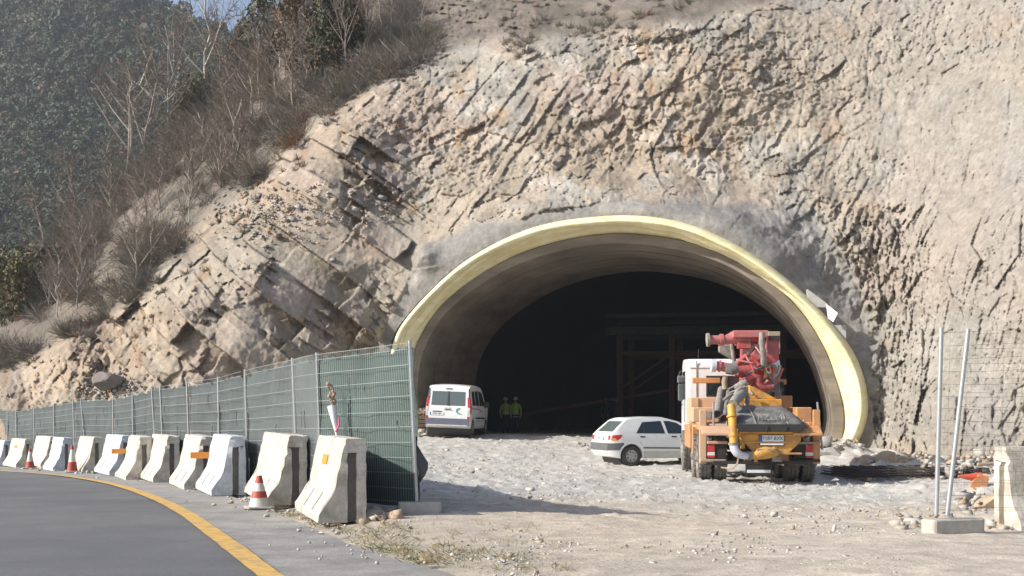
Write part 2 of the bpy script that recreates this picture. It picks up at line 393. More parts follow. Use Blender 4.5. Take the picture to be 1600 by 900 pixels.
def blocks(ang, lu, lw, seed, A, T, warp=1.0):
    """broken beds: bricks of random height and tilt between wandering joints"""
    u, v = rot(ang); u = u+wx*warp; v = v+wz*warp
    v = v/lw; v = v + .55*fbm(v*.45+seed, v*0+.3*u/lu/3, seed+31, 2); lay = np.floor(v); fv = v-lay
    h0 = _hash(lay.astype(np.int64), lay.astype(np.int64)*0+seed, 71)
    uu = u/lu*(.6+.9*h0) + h0*9.7 + .10*fbm(u/lu, v*1.7, seed+33, 2); cu_ = np.floor(uu); fu = uu-cu_
    a = lay.astype(np.int64); b = cu_.astype(np.int64)
    r1, r2, r3 = _hash(a,b,seed+1), _hash(a,b,seed+2), _hash(a,b,seed+3)
    return (r1-.5)*A + (fu-.5)*(r2-.3)*T + (fv-.5)*(r3-.15)*T, r1, r2
def chips(ang, lu, lw, seed, A, T, warp=.6):
    u, v = rot(ang); u = u+wx*warp; v = v+wz*warp
    F1, F2, bu, bw, r1, r2, r3 = worley(u/lu, v/lw, seed, .95)
    return (r1-.5)*A + bu*(r2-.5)*T + bw*(r3-.5)*T, r1, r2
d = np.zeros(X.shape)
b1, r1a, r2a = blocks(-37, 2.9, 1.25, 1, 1.15, 1.2, .5); b2, r1b, _ = blocks(-33, 1.1, .5, 2, .38, .55, .5); b3, r1c, _ = chips(-45, .38, .24, 3, .15, .34)
b4, *_ = chips(20, .9, .6, 23, .35, .7)
big = sstep(-.15, .25, fbm(X*.22+3, Z*.22, 111, 2)); cracky = sstep(-.1, .2, fbm(X*.5, Z*.5, 112, 2))
d += spur*(b1*1.0 + b2*(.15+1.0*big*cracky) + b4*.45*(1-big) + b3*(.12+.8*cracky))
c1, r1d, _ = chips(55, 2.1, 1.3, 4, .65, .9, .3); c2, r1e, _ = chips(30, .95, .62, 5, .38, .75, .3); c3, r1f, _ = chips(70, .42, .28, 6, .19, .42, .2); c5, r1i, _ = chips(10, .20, .15, 16, .10, .26, .1); c4, r1h, _ = blocks(58, 1.6, .6, 14, .28, .4, .6)
rg = sstep(-.25, .25, fbm(X*.3, Z*.35, 113, 3)); rh = sstep(-.2, .25, fbm(X*.45+5, Z*.4, 114, 3))
d += mid*(c1*.4 + c2*(.28+.65*rg) + c3*(.3+.8*rh) + c5*(.4+.8*rg) + c4*.7*(1-rg))
e1, r1g, _ = blocks(80, 1.9, 1.1, 7, .25, .32, .5); e2, *_ = chips(85, .55, .3, 8, .10, .22, .2)
drill = np.where(np.abs((rot(78)[1]/1.1+.12*fbm(X*.5,Z*.5,115,2)) % 1 - .5) < .025, .05, 0)*sstep(0,.3,fbm(X*.4,Z*.25,117,2))
lowd = sstep(310, 350, PY)*dusty
sm_ = .25+.75*sstep(-.05,.35,fbm(Xr*.35+2,Z*.3,118,3))
d += lowd*(1-lowR)*(c1*.42 + (c2*.30 + c3*.42 + c5*.5 + c4*.22)*sm_)
d += dusty*(1-lowd*.85)*(e1*.5*(1-.4*dusty) + e2*(.3+.7*rh) + c2*.28*rg + c5*.5 + c3*.35*rh + drill)*(1-lowR) + lowR*(c1*.7+c2*.6+c3*.8+c5+c4*.4)
d += mid*drill*sstep(850,1000,PX)
d *= .80+.38*spur
d += (1-shot)*(fbm(Xr*.35, Z*.35, 121, 4)*.55*(1-nat) + fbm(X*5, Z*5, 123, 3)*.05)
d += shot*(fbm(X*.8, Z*.8, 125, 4)*.42*sstep(10, 45, dist) + fbm(X*2.4, Z*2.4, 127, 3)*.22 + (c2+c3)*.22 + c1*.25*sstep(20,60,dist))
d += nat*(fbm(X*.15, Z*.15, 131, 4)*1.6 + fbm(X*.9, Z*.9, 133, 4)*.45 + (b2+b3+c3)*.9*sstep(0,.35,fbm(X*.3,Z*.3,135,3)))
nose = sstep(14, 60, np.abs(dist))         # no block relief right at the arch
d *= np.where(shot > .5, np.clip(nose+.15, 0, 1), 1)
d -= np.exp(-(((PX-662)/22)**2+((PY-398)/20)**2))*1.0*(.5+r1d)  # boulder by the arch
Dn = D0 + d
Xn = (PX-800)/FPX*Dn; Zn = CZ+(HY-PYe)/FPX*Dn
Dn = Dn + over*.22; Zn = Zn - over*.22*.45; Xn = (PX-800)/FPX*(Dn-over*.22)
# colours: real rock colours, mixed in patches
def C(*a): return np.array(a)
tanr, warm, greyg, whit, rust, pink = C(.47,.385,.29), C(.50,.36,.24), C(.37,.365,.33), C(.58,.54,.48), C(.47,.27,.12), C(.50,.375,.31)
q1, q2, q3, q4 = fbm(X*.3, Z*.3, 201, 4), fbm(X*.5, Z*.35, 203, 5), fbm(X*.8, Z*.8, 205, 4), fbm(X*.35+9, Z*.35, 207, 4)
def lerp(A, B, t): t = np.clip(t, 0, 1)[..., None]; return A*(1-t)+B*t
K = np.ones(X.shape+(3,))*tanr
K = lerp(K, warm, sstep(-.15, .45, q1)*(.4+.55*spur)); K = lerp(K, greyg, sstep(.0, .35, q2)*(.8-.5*spur)); K = lerp(K, pink, sstep(.1, .4, q4)*.7)
K = lerp(K, whit, sstep(.15, .5, q3)*.6*mid); K = lerp(K, rust, sstep(.34, .55, fbm(X*.9, Z*.6, 209, 4))*.7)
K = lerp(K, lerp(C(.45,.405,.35)*np.ones_like(K), C(.40,.385,.36), sstep(-.2,.3,fbm(Xr*.3,Z*.3,217,4))), dusty*.6)
K = K*(1+.30*(((r1b*spur+r1e*(1-spur)))[..., None]-.5)*(1-dusty*.6)[..., None])
K = lerp(K, lerp(C(.29,.29,.292)*np.ones_like(K), C(.41,.395,.375), sstep(-.05,.5,q3+.5*fbm(X*2.2,Z*2.2,219,3))), shot*.94)
N = lerp(lerp(C(.205,.165,.13)*np.ones_like(K), C(.16,.14,.10), sstep(-.1,.4,q2)), C(.27,.215,.17), sstep(.05,.35,q3))
K = lerp(K, N, nat*.95)
K = lerp(K, C(.25,.20,.17), nat*sstep(.2,.5,q4)*.7)
K = lerp(K, C(.54,.50,.45), .8*np.exp(-(((PX-1450)/30)**2+((PY-520)/50)**2))*sstep(-.3,.3,q3))
K = lerp(K, K*.8, .5*sstep(.1,.4,fbm(X*.5,Z*.12,211,4)))
K = K*(1+.14*((r1c*spur+r1f*(1-spur))-.5))[..., None]
K = lerp(K, K.mean(-1)[..., None]*C(1.09,1,.86), .35)
K = np.clip(K*(.76-.06*dusty-.0*spur)[..., None]*(1+.12*fbm(X*6, Z*6, 213, 2)[..., None]), .03, .75)
idx = np.arange(PX.size).reshape(PX.shape)
keep = ~(ins & (dist > 5)); kf = keep[:-1,:-1] & keep[1:,:-1] & keep[1:,1:] & keep[:-1,1:]
F = np.c_[idx[:-1,:-1][kf], idx[1:,:-1][kf], idx[1:,1:][kf], idx[:-1,1:][kf]]
used = np.zeros(PX.size, bool); used[F.ravel()] = True; remap = np.cumsum(used)-1
V = np.stack([Xn,Dn,Zn],-1).reshape(-1,3)[used]; F = remap[F]
m_rock = mat('cut_rock', (.4,.34,.26), .95, vcol=True, noise=.17, nscale=5, bump=.04, bscale=9, speck=(22,.16))
tag(nmesh('cliff', V, F, m_rock, smooth=False, col=K.reshape(-1,3)[used]), kind='structure')
# lookups on the finished surface, used to stand plants and stones on it
def surf(px, py):
    j = int(round((px-cx[0])/st)); i = int(round((py-cy[0])/st)); i = min(max(i,0),len(cy)-1); j = min(max(j,0),len(cx)-1)
    return Vector((float(Xn[i,j]), float(Dn[i,j]), float(Zn[i,j])))

# ------------------------------------------------------------------ far wooded hill
HS = [(-400,-300),(100,-70),(180,-25),(228,4),(270,18),(310,33),(345,48),(400,78),(480,130),(600,220),(760,330)]
fx = np.arange(-420, 780, 5.); fy = np.arange(-260, 640, 5.)
FX_, FY_ = np.meshgrid(fx, fy); SS = np.interp(FX_, [a for a,_ in HS], [b for _,b in HS])
ov = np.maximum(SS-FY_, 0); ye = np.maximum(FY_, SS)
def hillD(px, py): return 330 - 190*sstep(-200, 620, py)*1.0 + 60*np.clip(-(px-200)/600, -.5, 1) + 22*fbm(px/160, py/160, 301, 4)
DD = hillD(FX_, ye); hx = (FX_-800)/FPX*DD; hz = CZ+(HY-ye)/FPX*DD
DD = DD+ov*1.2; hz = hz-ov*.8
jj = np.arange(FX_.size).reshape(FX_.shape)
FF = np.c_[jj[:-1,:-1].ravel(), jj[1:,:-1].ravel(), jj[1:,1:].ravel(), jj[:-1,1:].ravel()]
h1, h2 = fbm(FX_/45, FY_/35, 303, 4), fbm(FX_/25, FY_/18, 305, 3)
HC = lerp(lerp(C(.055,.06,.04)*np.ones(FX_.shape+(3,)), C(.13,.11,.075), sstep(.0,.35,h1)), C(.22,.12,.08), sstep(.2,.45,h2))
m_hill = mat('hill_soil', (.2,.2,.2), .95, vcol=True, noise=.2, nscale=.3, bump=.6, bscale=.5)
tag(nmesh('hills', np.stack([hx,DD,hz],-1).reshape(-1,3), FF, m_hill, smooth=True, col=HC.reshape(-1,3)), kind='structure')
def leaf_cluster(c, r, nl, size, rg, squash=.8):
    """nl small leaf quads over a lumpy ball"""
    u = rg.normal(size=(nl,3)); u /= np.linalg.norm(u, axis=1)[:,None]; rad = r*(.72+.35*rg.random((nl,1)))
    P = u*rad*np.array([1,1,squash]) + c
    a = np.cross(u+rg.normal(size=(nl,3))*.9, rg.normal(size=(nl,3))); a /= np.linalg.norm(a,axis=1)[:,None]
    b = np.cross(a, u+rg.normal(size=(nl,3))*.6); b /= np.linalg.norm(b,axis=1)[:,None]
    s = size*(.6+.8*rg.random((nl,1)))
    return np.concatenate([P-a*s-b*s*.6, P+a*s-b*s*.6, P+a*s+b*s*.6, P-a*s+b*s*.6], 1).reshape(-1,3)
def quads(V): return np.arange(len(V)).reshape(-1,4)
rg = np.random.default_rng(5)
VV = []; CC = []
for py in np.arange(-20, 560, 8.5):
    for px in np.arange(-60, 470, 11.5):
        x, y = px+rg.uniform(-5,5), py+rg.uniform(-4,4)
        if y < np.interp(x, [a for a,_ in HS], [b for _,b in HS])-2 or y > float(sil(x))+25: continue
        if float(fbm(np.array(x/45), np.array(y/35), 303, 4)) > .42+.25*rg.random(): continue
        Dh = float(hillD(np.array(x), np.array(y))); r = rg.uniform(.55, 1.5)*Dh/300*1.5
        c = np.array([(x-800)/FPX*Dh, Dh-.3, CZ+(HY-y)/FPX*Dh+r*.55])
        q = leaf_cluster(c, r, 150, r*.15, rg, .75); VV.append(q)
        g = rg.random(); base = (np.array([.040,.060,.038])*(1-g)+np.array([.075,.088,.05])*g)*rg.uniform(.45,1.35)
        if rg.random() < .06: base = np.array([.12,.075,.05])
        CC.append(np.repeat(base*(.75+.5*rg.random((150,1))), 4, 0))
VV = np.concatenate(VV); CC = np.concatenate(CC)
m_leaf = mat('far_foliage', (.06,.08,.05), .8, vcol=True)
tag(nmesh('far_shrubs', VV, quads(VV), m_leaf, col=CC), 'dark green evergreen scrub covering the far hillside', 'shrubs', kind='stuff')
# ------------------------------------------------------------------ hazy air
hm = bpy.data.materials.new('haze'); hm.use_nodes = True; hn = hm.node_tree; hn.nodes.remove(hn.nodes['Principled BSDF'])
pv = hn.nodes.new('ShaderNodeVolumePrincipled'); pv.inputs['Color'].default_value = (.86,.92,1,1); pv.inputs['Density'].default_value = .00042; pv.inputs['Anisotropy'].default_value = .2
hn.links.new(pv.outputs[0], hn.nodes['Material Output'].inputs['Volume'])
hz_ = MB().bx(-450, 450, -60, 700, -30, 190).build('haze', hm); hz_.display_type = 'WIRE'; tag(hz_, kind='stuff')
# ------------------------------------------------------------------ tunnel
tun = empty('tunnel_portal', (PL.x+7.5, 43.5, 0), 0, 'wide arched tunnel mouth edged with pale yellow sheeting in the rock face', 'tunnel')
def tl(V): o = np.array(tun.location); return np.asarray([tuple(v) for v in V]) - o
m_sheet = mat('yellow_membrane', (.86,.80,.53), .5, col2=(.70,.61,.32), nscale=1.2, bump=.03, bscale=2.5, stretch=(1,1,3))
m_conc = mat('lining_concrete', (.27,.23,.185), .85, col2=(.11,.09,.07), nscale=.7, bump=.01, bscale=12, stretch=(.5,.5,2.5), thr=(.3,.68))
m_black = mat('bore_darkness', (.022,.024,.032), .8, noise=.3, nscale=1)  # near black: darkness of the unlit bore put into the colour; also colours the joints
n = len(OUT3); ax3 = Vector((AX.x, AX.y, 0)); cen = Vector(((PL.x+PR.x)/2, 43.2, 2.5))
rings = []
nz = [float(fbm(np.array(i*.16), np.array(.3), 401, 3)) for i in range(n)]
secs = 15
for i in range(n):
    o, q = OUT3[i], IN3[i]
    out = (o-cen); out -= ax3*out.dot(ax3); out.normalize()
    lipw = .10+.05*nz[i]
    row = [o+out*.05+ax3*2.8, o+out*.06+ax3*1.4, o+out*.05+ax3*.9, o+out*.0+ax3*.5, o-out*.08+ax3*.26, o-out*.2+ax3*.05, o-out*(.25+.3*lipw)+ax3*.02]
    a = o-out*(.30+.3*lipw)+ax3*.10
    for k in range(secs-1):
        t = (k+1)/(secs-1); p = a.lerp(q, t)
        fold = float(fbm(np.array(t*5.5+i*.012), np.array(i*.045), 403, 3))*.20 + float(fbm(np.array(i*.35), np.array(t*3.), 405, 2))*.07
        p += out*fold*math.sin(math.pi*t)*1.6 + out*.10*math.sin(math.pi*t)
        row.append(p)
    rings.append(row)
m = len(rings[0]); V = [p for r_ in rings for p in r_]
F = [(i*m+k, i*m+k+1, (i+1)*m+k+1, (i+1)*m+k) for i in range(n-1) for k in range(m-1)]
o = nmesh('waterproof_sheet', tl(V), F, m_sheet, tun, smooth=True)
# concrete lining: end face, intrados
def shrink(p, d):
    v = p-cen; v -= ax3*v.dot(ax3); return p-v.normalized()*d
A0 = [shrink(p, -.06)+ax3*-.0 for p in IN3]; A1 = [shrink(p, .02)-ax3*.12 for p in IN3]; 
A2 = [shrink(p, .34)-ax3*.10 for p in IN3]
rows = [A0, A1, A2]+[[p+ax3*L for p in A2] for L in (.3,1.2,2.4,3.6,4.8,6,7.2,8.4,9.2)]+[[shrink(p,-1.2)+ax3*9.25 for p in A2]]
V = [r_[i] for i in range(n) for r_ in rows]; m = len(rows)
F = [(i*m+k, i*m+k+1, (i+1)*m+k+1, (i+1)*m+k) for i in range(n-1) for k in range(m-1)]
lin = nmesh('concrete_lining', tl(V), F, m_conc, tun, smooth=True); lin.data.set_sharp_from_angle(angle=R(35))
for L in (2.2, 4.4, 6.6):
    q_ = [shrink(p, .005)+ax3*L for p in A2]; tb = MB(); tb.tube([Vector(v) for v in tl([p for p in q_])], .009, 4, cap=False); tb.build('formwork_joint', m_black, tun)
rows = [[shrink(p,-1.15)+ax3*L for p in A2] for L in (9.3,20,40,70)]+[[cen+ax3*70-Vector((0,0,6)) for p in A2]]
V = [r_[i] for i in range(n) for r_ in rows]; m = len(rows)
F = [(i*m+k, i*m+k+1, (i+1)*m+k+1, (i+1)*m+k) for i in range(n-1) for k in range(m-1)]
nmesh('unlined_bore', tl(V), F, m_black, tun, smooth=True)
# two boards and a spare flap of sheet at the right shoulder
m_white = mat('white_board', (.78,.77,.74), .6, noise=.12, nscale=3)
m_tarp = mat('plain_concrete', (.42,.41,.39), .85, noise=.2, nscale=4, bump=.005)
def lo(px,py,off=0): return at(px,py,plane_depth(px, off)) - tun.location
b = MB(); a = [lo(1291,475,.2), lo(1309,489,-.25), lo(1302,503,-.2), lo(1294,497,.1)]
b.add(a+[p+Vector((0,.03,.0)) for p in a], [(0,1,2,3),(7,6,5,4),(0,4,5,1),(1,5,6,2),(2,6,7,3),(3,7,4,0)]); b.build('sheet_flap', m_white, tun)
for (x0,y0,x1,y1) in [(1302,508,1322,531),(1262,452,1292,480)]:
    a = [lo(x0,y1,.45), lo(x1,y1,.45), lo(x1,y0+ (0 if x0==1302 else 22),.45), lo(x0,y0,.45)]
    MB().add(a+[p+Vector((0,.2,.0)) for p in a], [(0,1,2,3),(7,6,5,4),(0,4,5,1),(1,5,6,2),(2,6,7,3),(3,7,4,0)]).build('shutter_board', m_tarp, tun)

# steel formwork gantry deep in the dark
m_gred = mat('gantry_red', (.11,.03,.022), .6, noise=.3, nscale=4)
m_ggrey = mat('gantry_grey', (.07,.07,.065), .7, noise=.3, nscale=4)
gan = empty('formwork_gantry', on(1050, 62), R(-12), 'dark red steel formwork gantry standing deep inside the tunnel', 'gantry')
for yy in (0, 5):
    for xx in (-2.6, 0.0, 2.6, 5.4, 7.6):
        MB().bx(xx-.14, xx+.14, yy-.14, yy+.14, 0, 5.0 if xx < 7 else 4).build('column', m_gred, gan)
    for zz, w in ((5.1,.28),(5.9,.18)):
        MB().bx(-3.3, 6.2, yy-.12, yy+.12, zz-w/2, zz+w/2).build('beam', m_ggrey, gan)
    MB().bx(-2.6, 7.6, yy-.1, yy+.1, 3.9, 4.1).build('beam', m_gred, gan)
    for a, b_ in (((0,yy,4),(2.6,yy,1.6)),((2.6,yy,1.6),(0,yy,.2)),((-2.6,yy,2.2),(0,yy,4)),((2.6,yy,4),(5.4,yy,1.8))):
        MB().bar(a, b_, .1).build('brace', m_gred, gan)
MB().bar((-8,0,.9), (2.6,0,2.6), .14).build('brace', m_gred, gan)
for k in range(6): MB().bx(-3.3, 6.2, k-.04+.2, k+.2+.04, 5.3, 5.36).build('deck_plank', m_ggrey, gan)
# ------------------------------------------------------------------ concrete barriers
m_bar = mat('barrier_concrete', (.63,.59,.52), .88, col2=(.34,.30,.245), nscale=3.0, bump=.010, bscale=26, thr=(.33,.56), speck=(14,.16))
m_barb = mat('bluish_barrier_paint', (.55,.59,.66), .85, col2=(.38,.38,.38), nscale=3.4, bump=.010, bscale=26, thr=(.30,.52), speck=(14,.14))
m_bard = mat('barrier_slot_shade', (.22,.20,.175), .9, noise=.3, nscale=6)  # darker concrete: shade inside recesses and slots put into the colour
m_orange = mat('reflector_orange', (.85,.30,.03), .45)
m_dkgrey = mat('dark_grey', (.07,.07,.075), .6)
PROF = [(-.27,0),(-.27,.09),(-.13,.30),(-.085,.38),(.03,.93),(.05,.95),(.27,.95),(.27,0)]
def barrier_mesh(L, sd, chip=1.0):
    """single sided barrier along +y, traffic side -x, end recesses for the keyed joint"""
    bm = bmesh.new(); mb = MB(); e = .07
    mb.prism([(a, b) for a, b in PROF], e, L-e, 'XZ')
    left = [(-.27,0),(-.27,.09),(-.13,.30),(-.085,.38),(.0,.79),(.06,.79),(.06,0)]; right = [(.165,0),(.165,.79),(.27,.79),(.27,0)]
    top = [(.0,.79),(.03,.93),(.05,.95),(.27,.95),(.27,.79)]
    for y0, y1 in ((0, e), (L-e, L)):
        for p in (left, right, top): mb.prism(p, y0, y1, 'XZ')
    mb.prism([(.055,.0),(.055,.8),(.17,.8),(.17,0)], e-.002, e+.01)
    me = bpy.data.meshes.new('t'); me.from_pydata(mb.v, [], mb.f); bm.from_mesh(me)
    bmesh.ops.remove_doubles(bm, verts=bm.verts, dist=.0005)
    for ax_, vals in (((0,1,0), [e+.001+(L-2*e)*k/14 for k in range(15)]), ((0,0,1), [.12,.2,.45,.55,.65,.72,.85,.9]), ((1,0,0),[.1,.2])):
        for v in vals:
            bmesh.ops.bisect_plane(bm, geom=bm.verts[:]+bm.edges[:]+bm.faces[:], plane_co=tuple(v*c for c in ax_), plane_no=ax_)
    bmesh.ops.recalc_face_normals(bm, faces=bm.faces)
    r_ = random.Random(sd)
    for v in bm.verts:
        x, y, z = v.co
        edge = (abs(y) < .02 or abs(y-L) < .02) or z > .93
        k = .006*chip if edge else .003
        v.co += Vector((r_.uniform(-k,k), r_.uniform(-k,k), r_.uniform(-k, k*.3) if z > .02 else 0))
        if y < .02 and z > .7 and x > -.02 and r_.random() < .35*chip: v.co += Vector((r_.uniform(-.01,.012), .035*r_.random(), -.03*r_.random()))
    me2 = bpy.data.meshes.new('barrier'); bm.to_mesh(me2); bm.free(); me2.materials.append(m_bar)
    me2.polygons.foreach_set('use_smooth', np.ones(len(me2.polygons), dtype=bool)); me2.set_sharp_from_angle(angle=R(24))
    return me2
BARS = [ # px of the near right-hand end, depth, axis angle (deg left of straight ahead), length, label
 (572,14.2,17,2.1,'nearest concrete barrier, orange reflector on its upper face, beside the fence foot',1.0),
 (480,17.1,18,2.9,'worn concrete barrier with the nearest traffic cone in front of its foot',1.6),
 (384,20.1,21,2.1,'bluish white barrier with an orange plate at its far end, third nearest',1.0),
 (336,22.4,22,2.2,'white barrier between the bluish one with the reflector plate and a chipped one, fourth nearest',1.2),
 (281,25.7,24,2.2,'broad white barrier with a chipped top corner, fifth nearest of the roadside row',1.4),
 (237,27.3,25,1.7,'narrow broken barrier with exposed rough end, partly hidden behind the fifth one',2.6),
 (207,30.2,28,2.1,'bluish barrier standing apart to the left of the narrow broken one',1.0),
 (161,33.5,30,1.9,'creamy barrier just right of the tall traffic cone',1.0),
 (113,36.2,32,1.4,'narrow bluish barrier left of the tall traffic cone beneath the leaning fence pole',1.8),
 (91,39.8,33,2.0,'cream barrier between the two smaller cones near the left end of the row',1.0),
 (51,42.3,34,2.0,'barrier with a small orange reflector on its face near the left picture edge',1.2),
 (18,44.6,35,2.0,'bluish barrier cut by the left picture edge, last of the row',1.0)]
for i, (px, Y, ang, L, lab, chip) in enumerate(BARS):
    p = on(px, Y); b = empty('concrete_barrier', (0,0,0), R(ang), lab, 'barrier', 'concrete barriers along the road')
    d_ = Vector((-math.sin(R(ang)), math.cos(R(ang)))); r_ = Vector((math.cos(R(ang)), math.sin(R(ang))))
    b.location = (p.x-r_.x*.27, p.y-r_.y*.27, float(gz(p.x, p.y))-.015)
    me = barrier_mesh(L, 10+i, chip); me.materials[0] = m_barb if i in (2,6,8,11) else m_bar; o = bpy.data.objects.new('barrier_body', me); link(o, b)
    for s in (0, 1): MB().bx(.063,.162, (.064 if s == 0 else L-.074), (.074 if s == 0 else L-.064), 0, .785).build('joint_recess_shade', m_bard, b)
    if i < 8:
        for k in (.28, .62):
            MB().add([(-.262,L*k,.105),(-.262,L*k+.09,.105),(-.125,L*k+.09,.312),(-.125,L*k,.312),(-.25,L*k,.10),(-.25,L*k+.09,.10),(-.115,L*k+.09,.30),(-.115,L*k,.30)],
                     [(0,1,2,3),(7,6,5,4),(0,4,5,1),(1,5,6,2),(2,6,7,3),(3,7,4,0)]).build('lifting_slot_shade', m_bard, b)  # dark raised pieces painted in place of shaded grooves
    if i in (0, 10):
        q = .62; x = -.085+(q-.38)/.55*.115
        MB().add([(x-.012,.95,q),(x-.012,1.32,q),(x+.012,1.32,q+.115),(x+.012,.95,q+.115)]+[(x+.0,.95,q),(x+.0,1.32,q),(x+.03,1.32,q+.115),(x+.03,.95,q+.115)],
                 [(0,1,2,3),(7,6,5,4),(0,4,5,1),(1,5,6,2),(2,6,7,3),(3,7,4,0)]).build('reflector', m_orange, b)
    if i in (2, 5):
        MB().bx(-.36,-.02,L-.03,L+.0,.52,.63).build('reflector', m_orange, b)
# barrier at the right edge of the picture
b = empty('concrete_barrier', (0,0,0), 0, 'barrier with sunlit white end and shaded blue grey side at the right picture edge', 'barrier', 'concrete barriers along the road')
p = on(1574, 13.9); b.location = (p.x, p.y, p.z-.03); b.rotation_euler = (0, 0, R(-90+10))
me = barrier_mesh(2.1, 99, .8); o = bpy.data.objects.new('barrier_body', me); link(o, b); me.transform(Matrix.Scale(-1, 4, (1,0,0))); me.flip_normals()

# ------------------------------------------------------------------ traffic cones
m_cred = mat('cone_red', (.48,.085,.055), .55, noise=.3, nscale=14); m_cwht = mat('cone_white', (.72,.68,.60), .55, noise=.25, nscale=18)
m_cbase = mat('cone_base', (.45,.42,.37), .7, noise=.25, nscale=12)
def cone(loc, H, bands, lab, base):
    t = empty('traffic_cone', loc, .3, lab, 'traffic cone', 'traffic cones by the barriers')
    MB().prism([(-.19,-.15),(-.15,-.19),(.15,-.19),(.19,-.15),(.19,.15),(.15,.19),(-.15,.19),(-.19,.15)], 0, .03, 'XY').build('base', base, t, bevel=.008)
    r0, r1 = .135, .028
    def rr(z): return r0+(r1-r0)*(z-.03)/(H-.03)
    MB().lathe([(rr(.03)+.004,.028),(rr(H-.01),H-.012),(rr(H)*.7,H),(0,H)], 24, cap=False).build('body', m_cwht, t, smooth=50)
    for a, b_ in bands:
        MB().lathe([(rr(a*H)+.001,a*H),(rr(a*H)+.006,a*H+.001),(rr(b_*H)+.006,b_*H-.001),(rr(b_*H)+.001,b_*H)], 24, cap=False).build('red_band', m_cred, t, smooth=40)
cone(on(405, 16.7), .44, [(.33,.53),(.78,1.0)], 'nearest cone, two red bands on dirty white, before the second barrier', m_cbase)
cone(on(113, 33.4), .72, [(.05,.38),(.84,1.0)], 'tallest cone, brick red below and white above, under the leaning poles', m_cbase)
cone(on(47, 39.0), .62, [(.05,.36),(.86,1.0)], 'small faded cone farthest left in front of a cream barrier', m_cbase)

# ------------------------------------------------------------------ mesh fence with shade netting
m_galv = mat('galvanised', (.50,.52,.53), .45, metal=.55, noise=.15, nscale=20)
m_wire = mat('fence_wire', (.38,.42,.42), .5, metal=.3)
m_net = mat('shade_net', (.10,.118,.12), .9, col2=(.066,.08,.082), nscale=1.6, bump=.006, bscale=110, stretch=(1,1,1), thr=(.3,.7))
m_netg = mat('green_shade_net', (.088,.125,.118), .9, col2=(.058,.086,.08), nscale=2.0, bump=.006, bscale=110, thr=(.3,.7))
m_foot = mat('foot_block', (.50,.47,.42), .9, noise=.25, nscale=7, bump=.006, bscale=40)
POLES = [(652,640,14.7),(503,495,16.7),(466,457,18.1),(388,383,20.9),(343,341,23.2),(297,292,25.6),(257,250,28.0),(245,237,29.5),(209,207,31.8),(176,177,34.8),(136,126,38.2),(117,114,39.2),(85,84,42.3),(54,53,45.2),(26,25,48.2),(11,12,50.4),(-28,-28,54)]
PB = [on(a, Y) for a, b_, Y in POLES]
PT = [Vector(((b_-800)/FPX*Y, Y, PB[i].z+2.03)) for i, (a, b_, Y) in enumerate(POLES)]
def panel(i, j, mids, lab, net, vs, r_, start=None):
    B0, T0 = (PB[i], PT[i]); B1, T1 = PB[j], PT[j]
    t = empty('fence_panel', tuple(B0), 0, lab, 'fence panel', 'mesh fence panels with shade net along the road'); O = Vector(B0)
    if start is None: MB().tube([B0-O+Vector((0,0,.0)), T0-O], .021, 10).build('pole', m_galv, t, smooth=40); S = 0
    else: S = .03
    for k in mids+[j]: MB().tube([PB[k]-O, PT[k]-O], .021, 10).build('pole', m_galv, t, smooth=40)
    stops = [i]+mids+[j]
    def P(u, h):         # u along the panel, h height fraction
        q = u*(len(stops)-1); k = min(int(q), len(stops)-2); f = q-k
        return (PB[stops[k]].lerp(PB[stops[k+1]], f)).lerp(PT[stops[k]].lerp(PT[stops[k+1]], f), h) - O
    L = (B1-B0).length; mb = MB(); nrm = Vector((B1-B0)).cross(Vector((0,0,1))).normalized()
    if nrm.x > 0: nrm = -nrm             # towards the road side
    bow = lambda u, h: nrm*(.03+.012*math.sin(u*9+h*7)*r_)
    hs = [.06,.14,.23,.32,.41,.50,.59,.68,.77,.86,.95,.985]
    for h in hs:
        pts = [P(S+(1-S)*u/8, h)+bow(u/8, h) for u in range(9)]; mb.tube(pts, (.0032) if vs else .0033, 4, cap=False)
    if vs:
        nv = int(L/.055)
        for k in range(nv+1): u = k/nv; mb.tube([P(u, .05)+bow(u,.05)*1.15, P(u,.5)+bow(u,.5)*1.15, P(u, .99)+bow(u,.99)*1.15], .0017, 3, cap=False)
    mb.build('wire_mesh', m_wire, t)
    nu, nh = int(L/.07)+2, 26; V = []
    for a in range(nu+1):
        u = a/nu
        for b_ in range(nh+1):
            h = b_/nh; hh = .03+h*.935
            if b_ == nh: hh += .012*math.sin(u*23+i)+.012*math.sin(u*57)-.008
            k = math.sin(u*L*4.2+h*3+i)*.018+math.sin(u*L*11+h*2)*.007+math.sin(h*14+u*5+i)*.012
            V.append(P(u, hh) - nrm*(.03+k+ .05*(1-h)**3*math.sin(u*17)))
    F = [(a*(nh+1)+b_, (a+1)*(nh+1)+b_, (a+1)*(nh+1)+b_+1, a*(nh+1)+b_+1) for a in range(nu) for b_ in range(nh)]
    nmesh('shade_net', np.array(V), F, net, t, smooth=True)
    for k in range(3+int(L)):            # dark ties and torn seams
        u = rnd.uniform(.1,.92); h = rnd.uniform(.3,.85); q = MB(); l_ = rnd.uniform(.04,.16)
        q.tube([P(u,h)+nrm*.028, P(u+.006*r_,h-l_/2)+nrm*.031, P(u+.02*rnd.uniform(-1,1),h-l_)+nrm*.028], .006, 5); q.build('tie', m_dkgrey, t)
    return t
panel(0,1,[],'near end panel of the netted fence, greenest net, bouquet tied to it', m_netg, True, 1)
panel(1,3,[2],'grey netted panel directly left of the greenest one, its middle pole close to the right', m_net, True, 1.5, start=1)
panel(3,5,[4],'netted panel behind the fourth and third barriers', m_net, False, 1, start=1)
panel(5,7,[6],'netted panel with leaning poles left of the one behind the third barrier', m_net, False, 2, start=1)
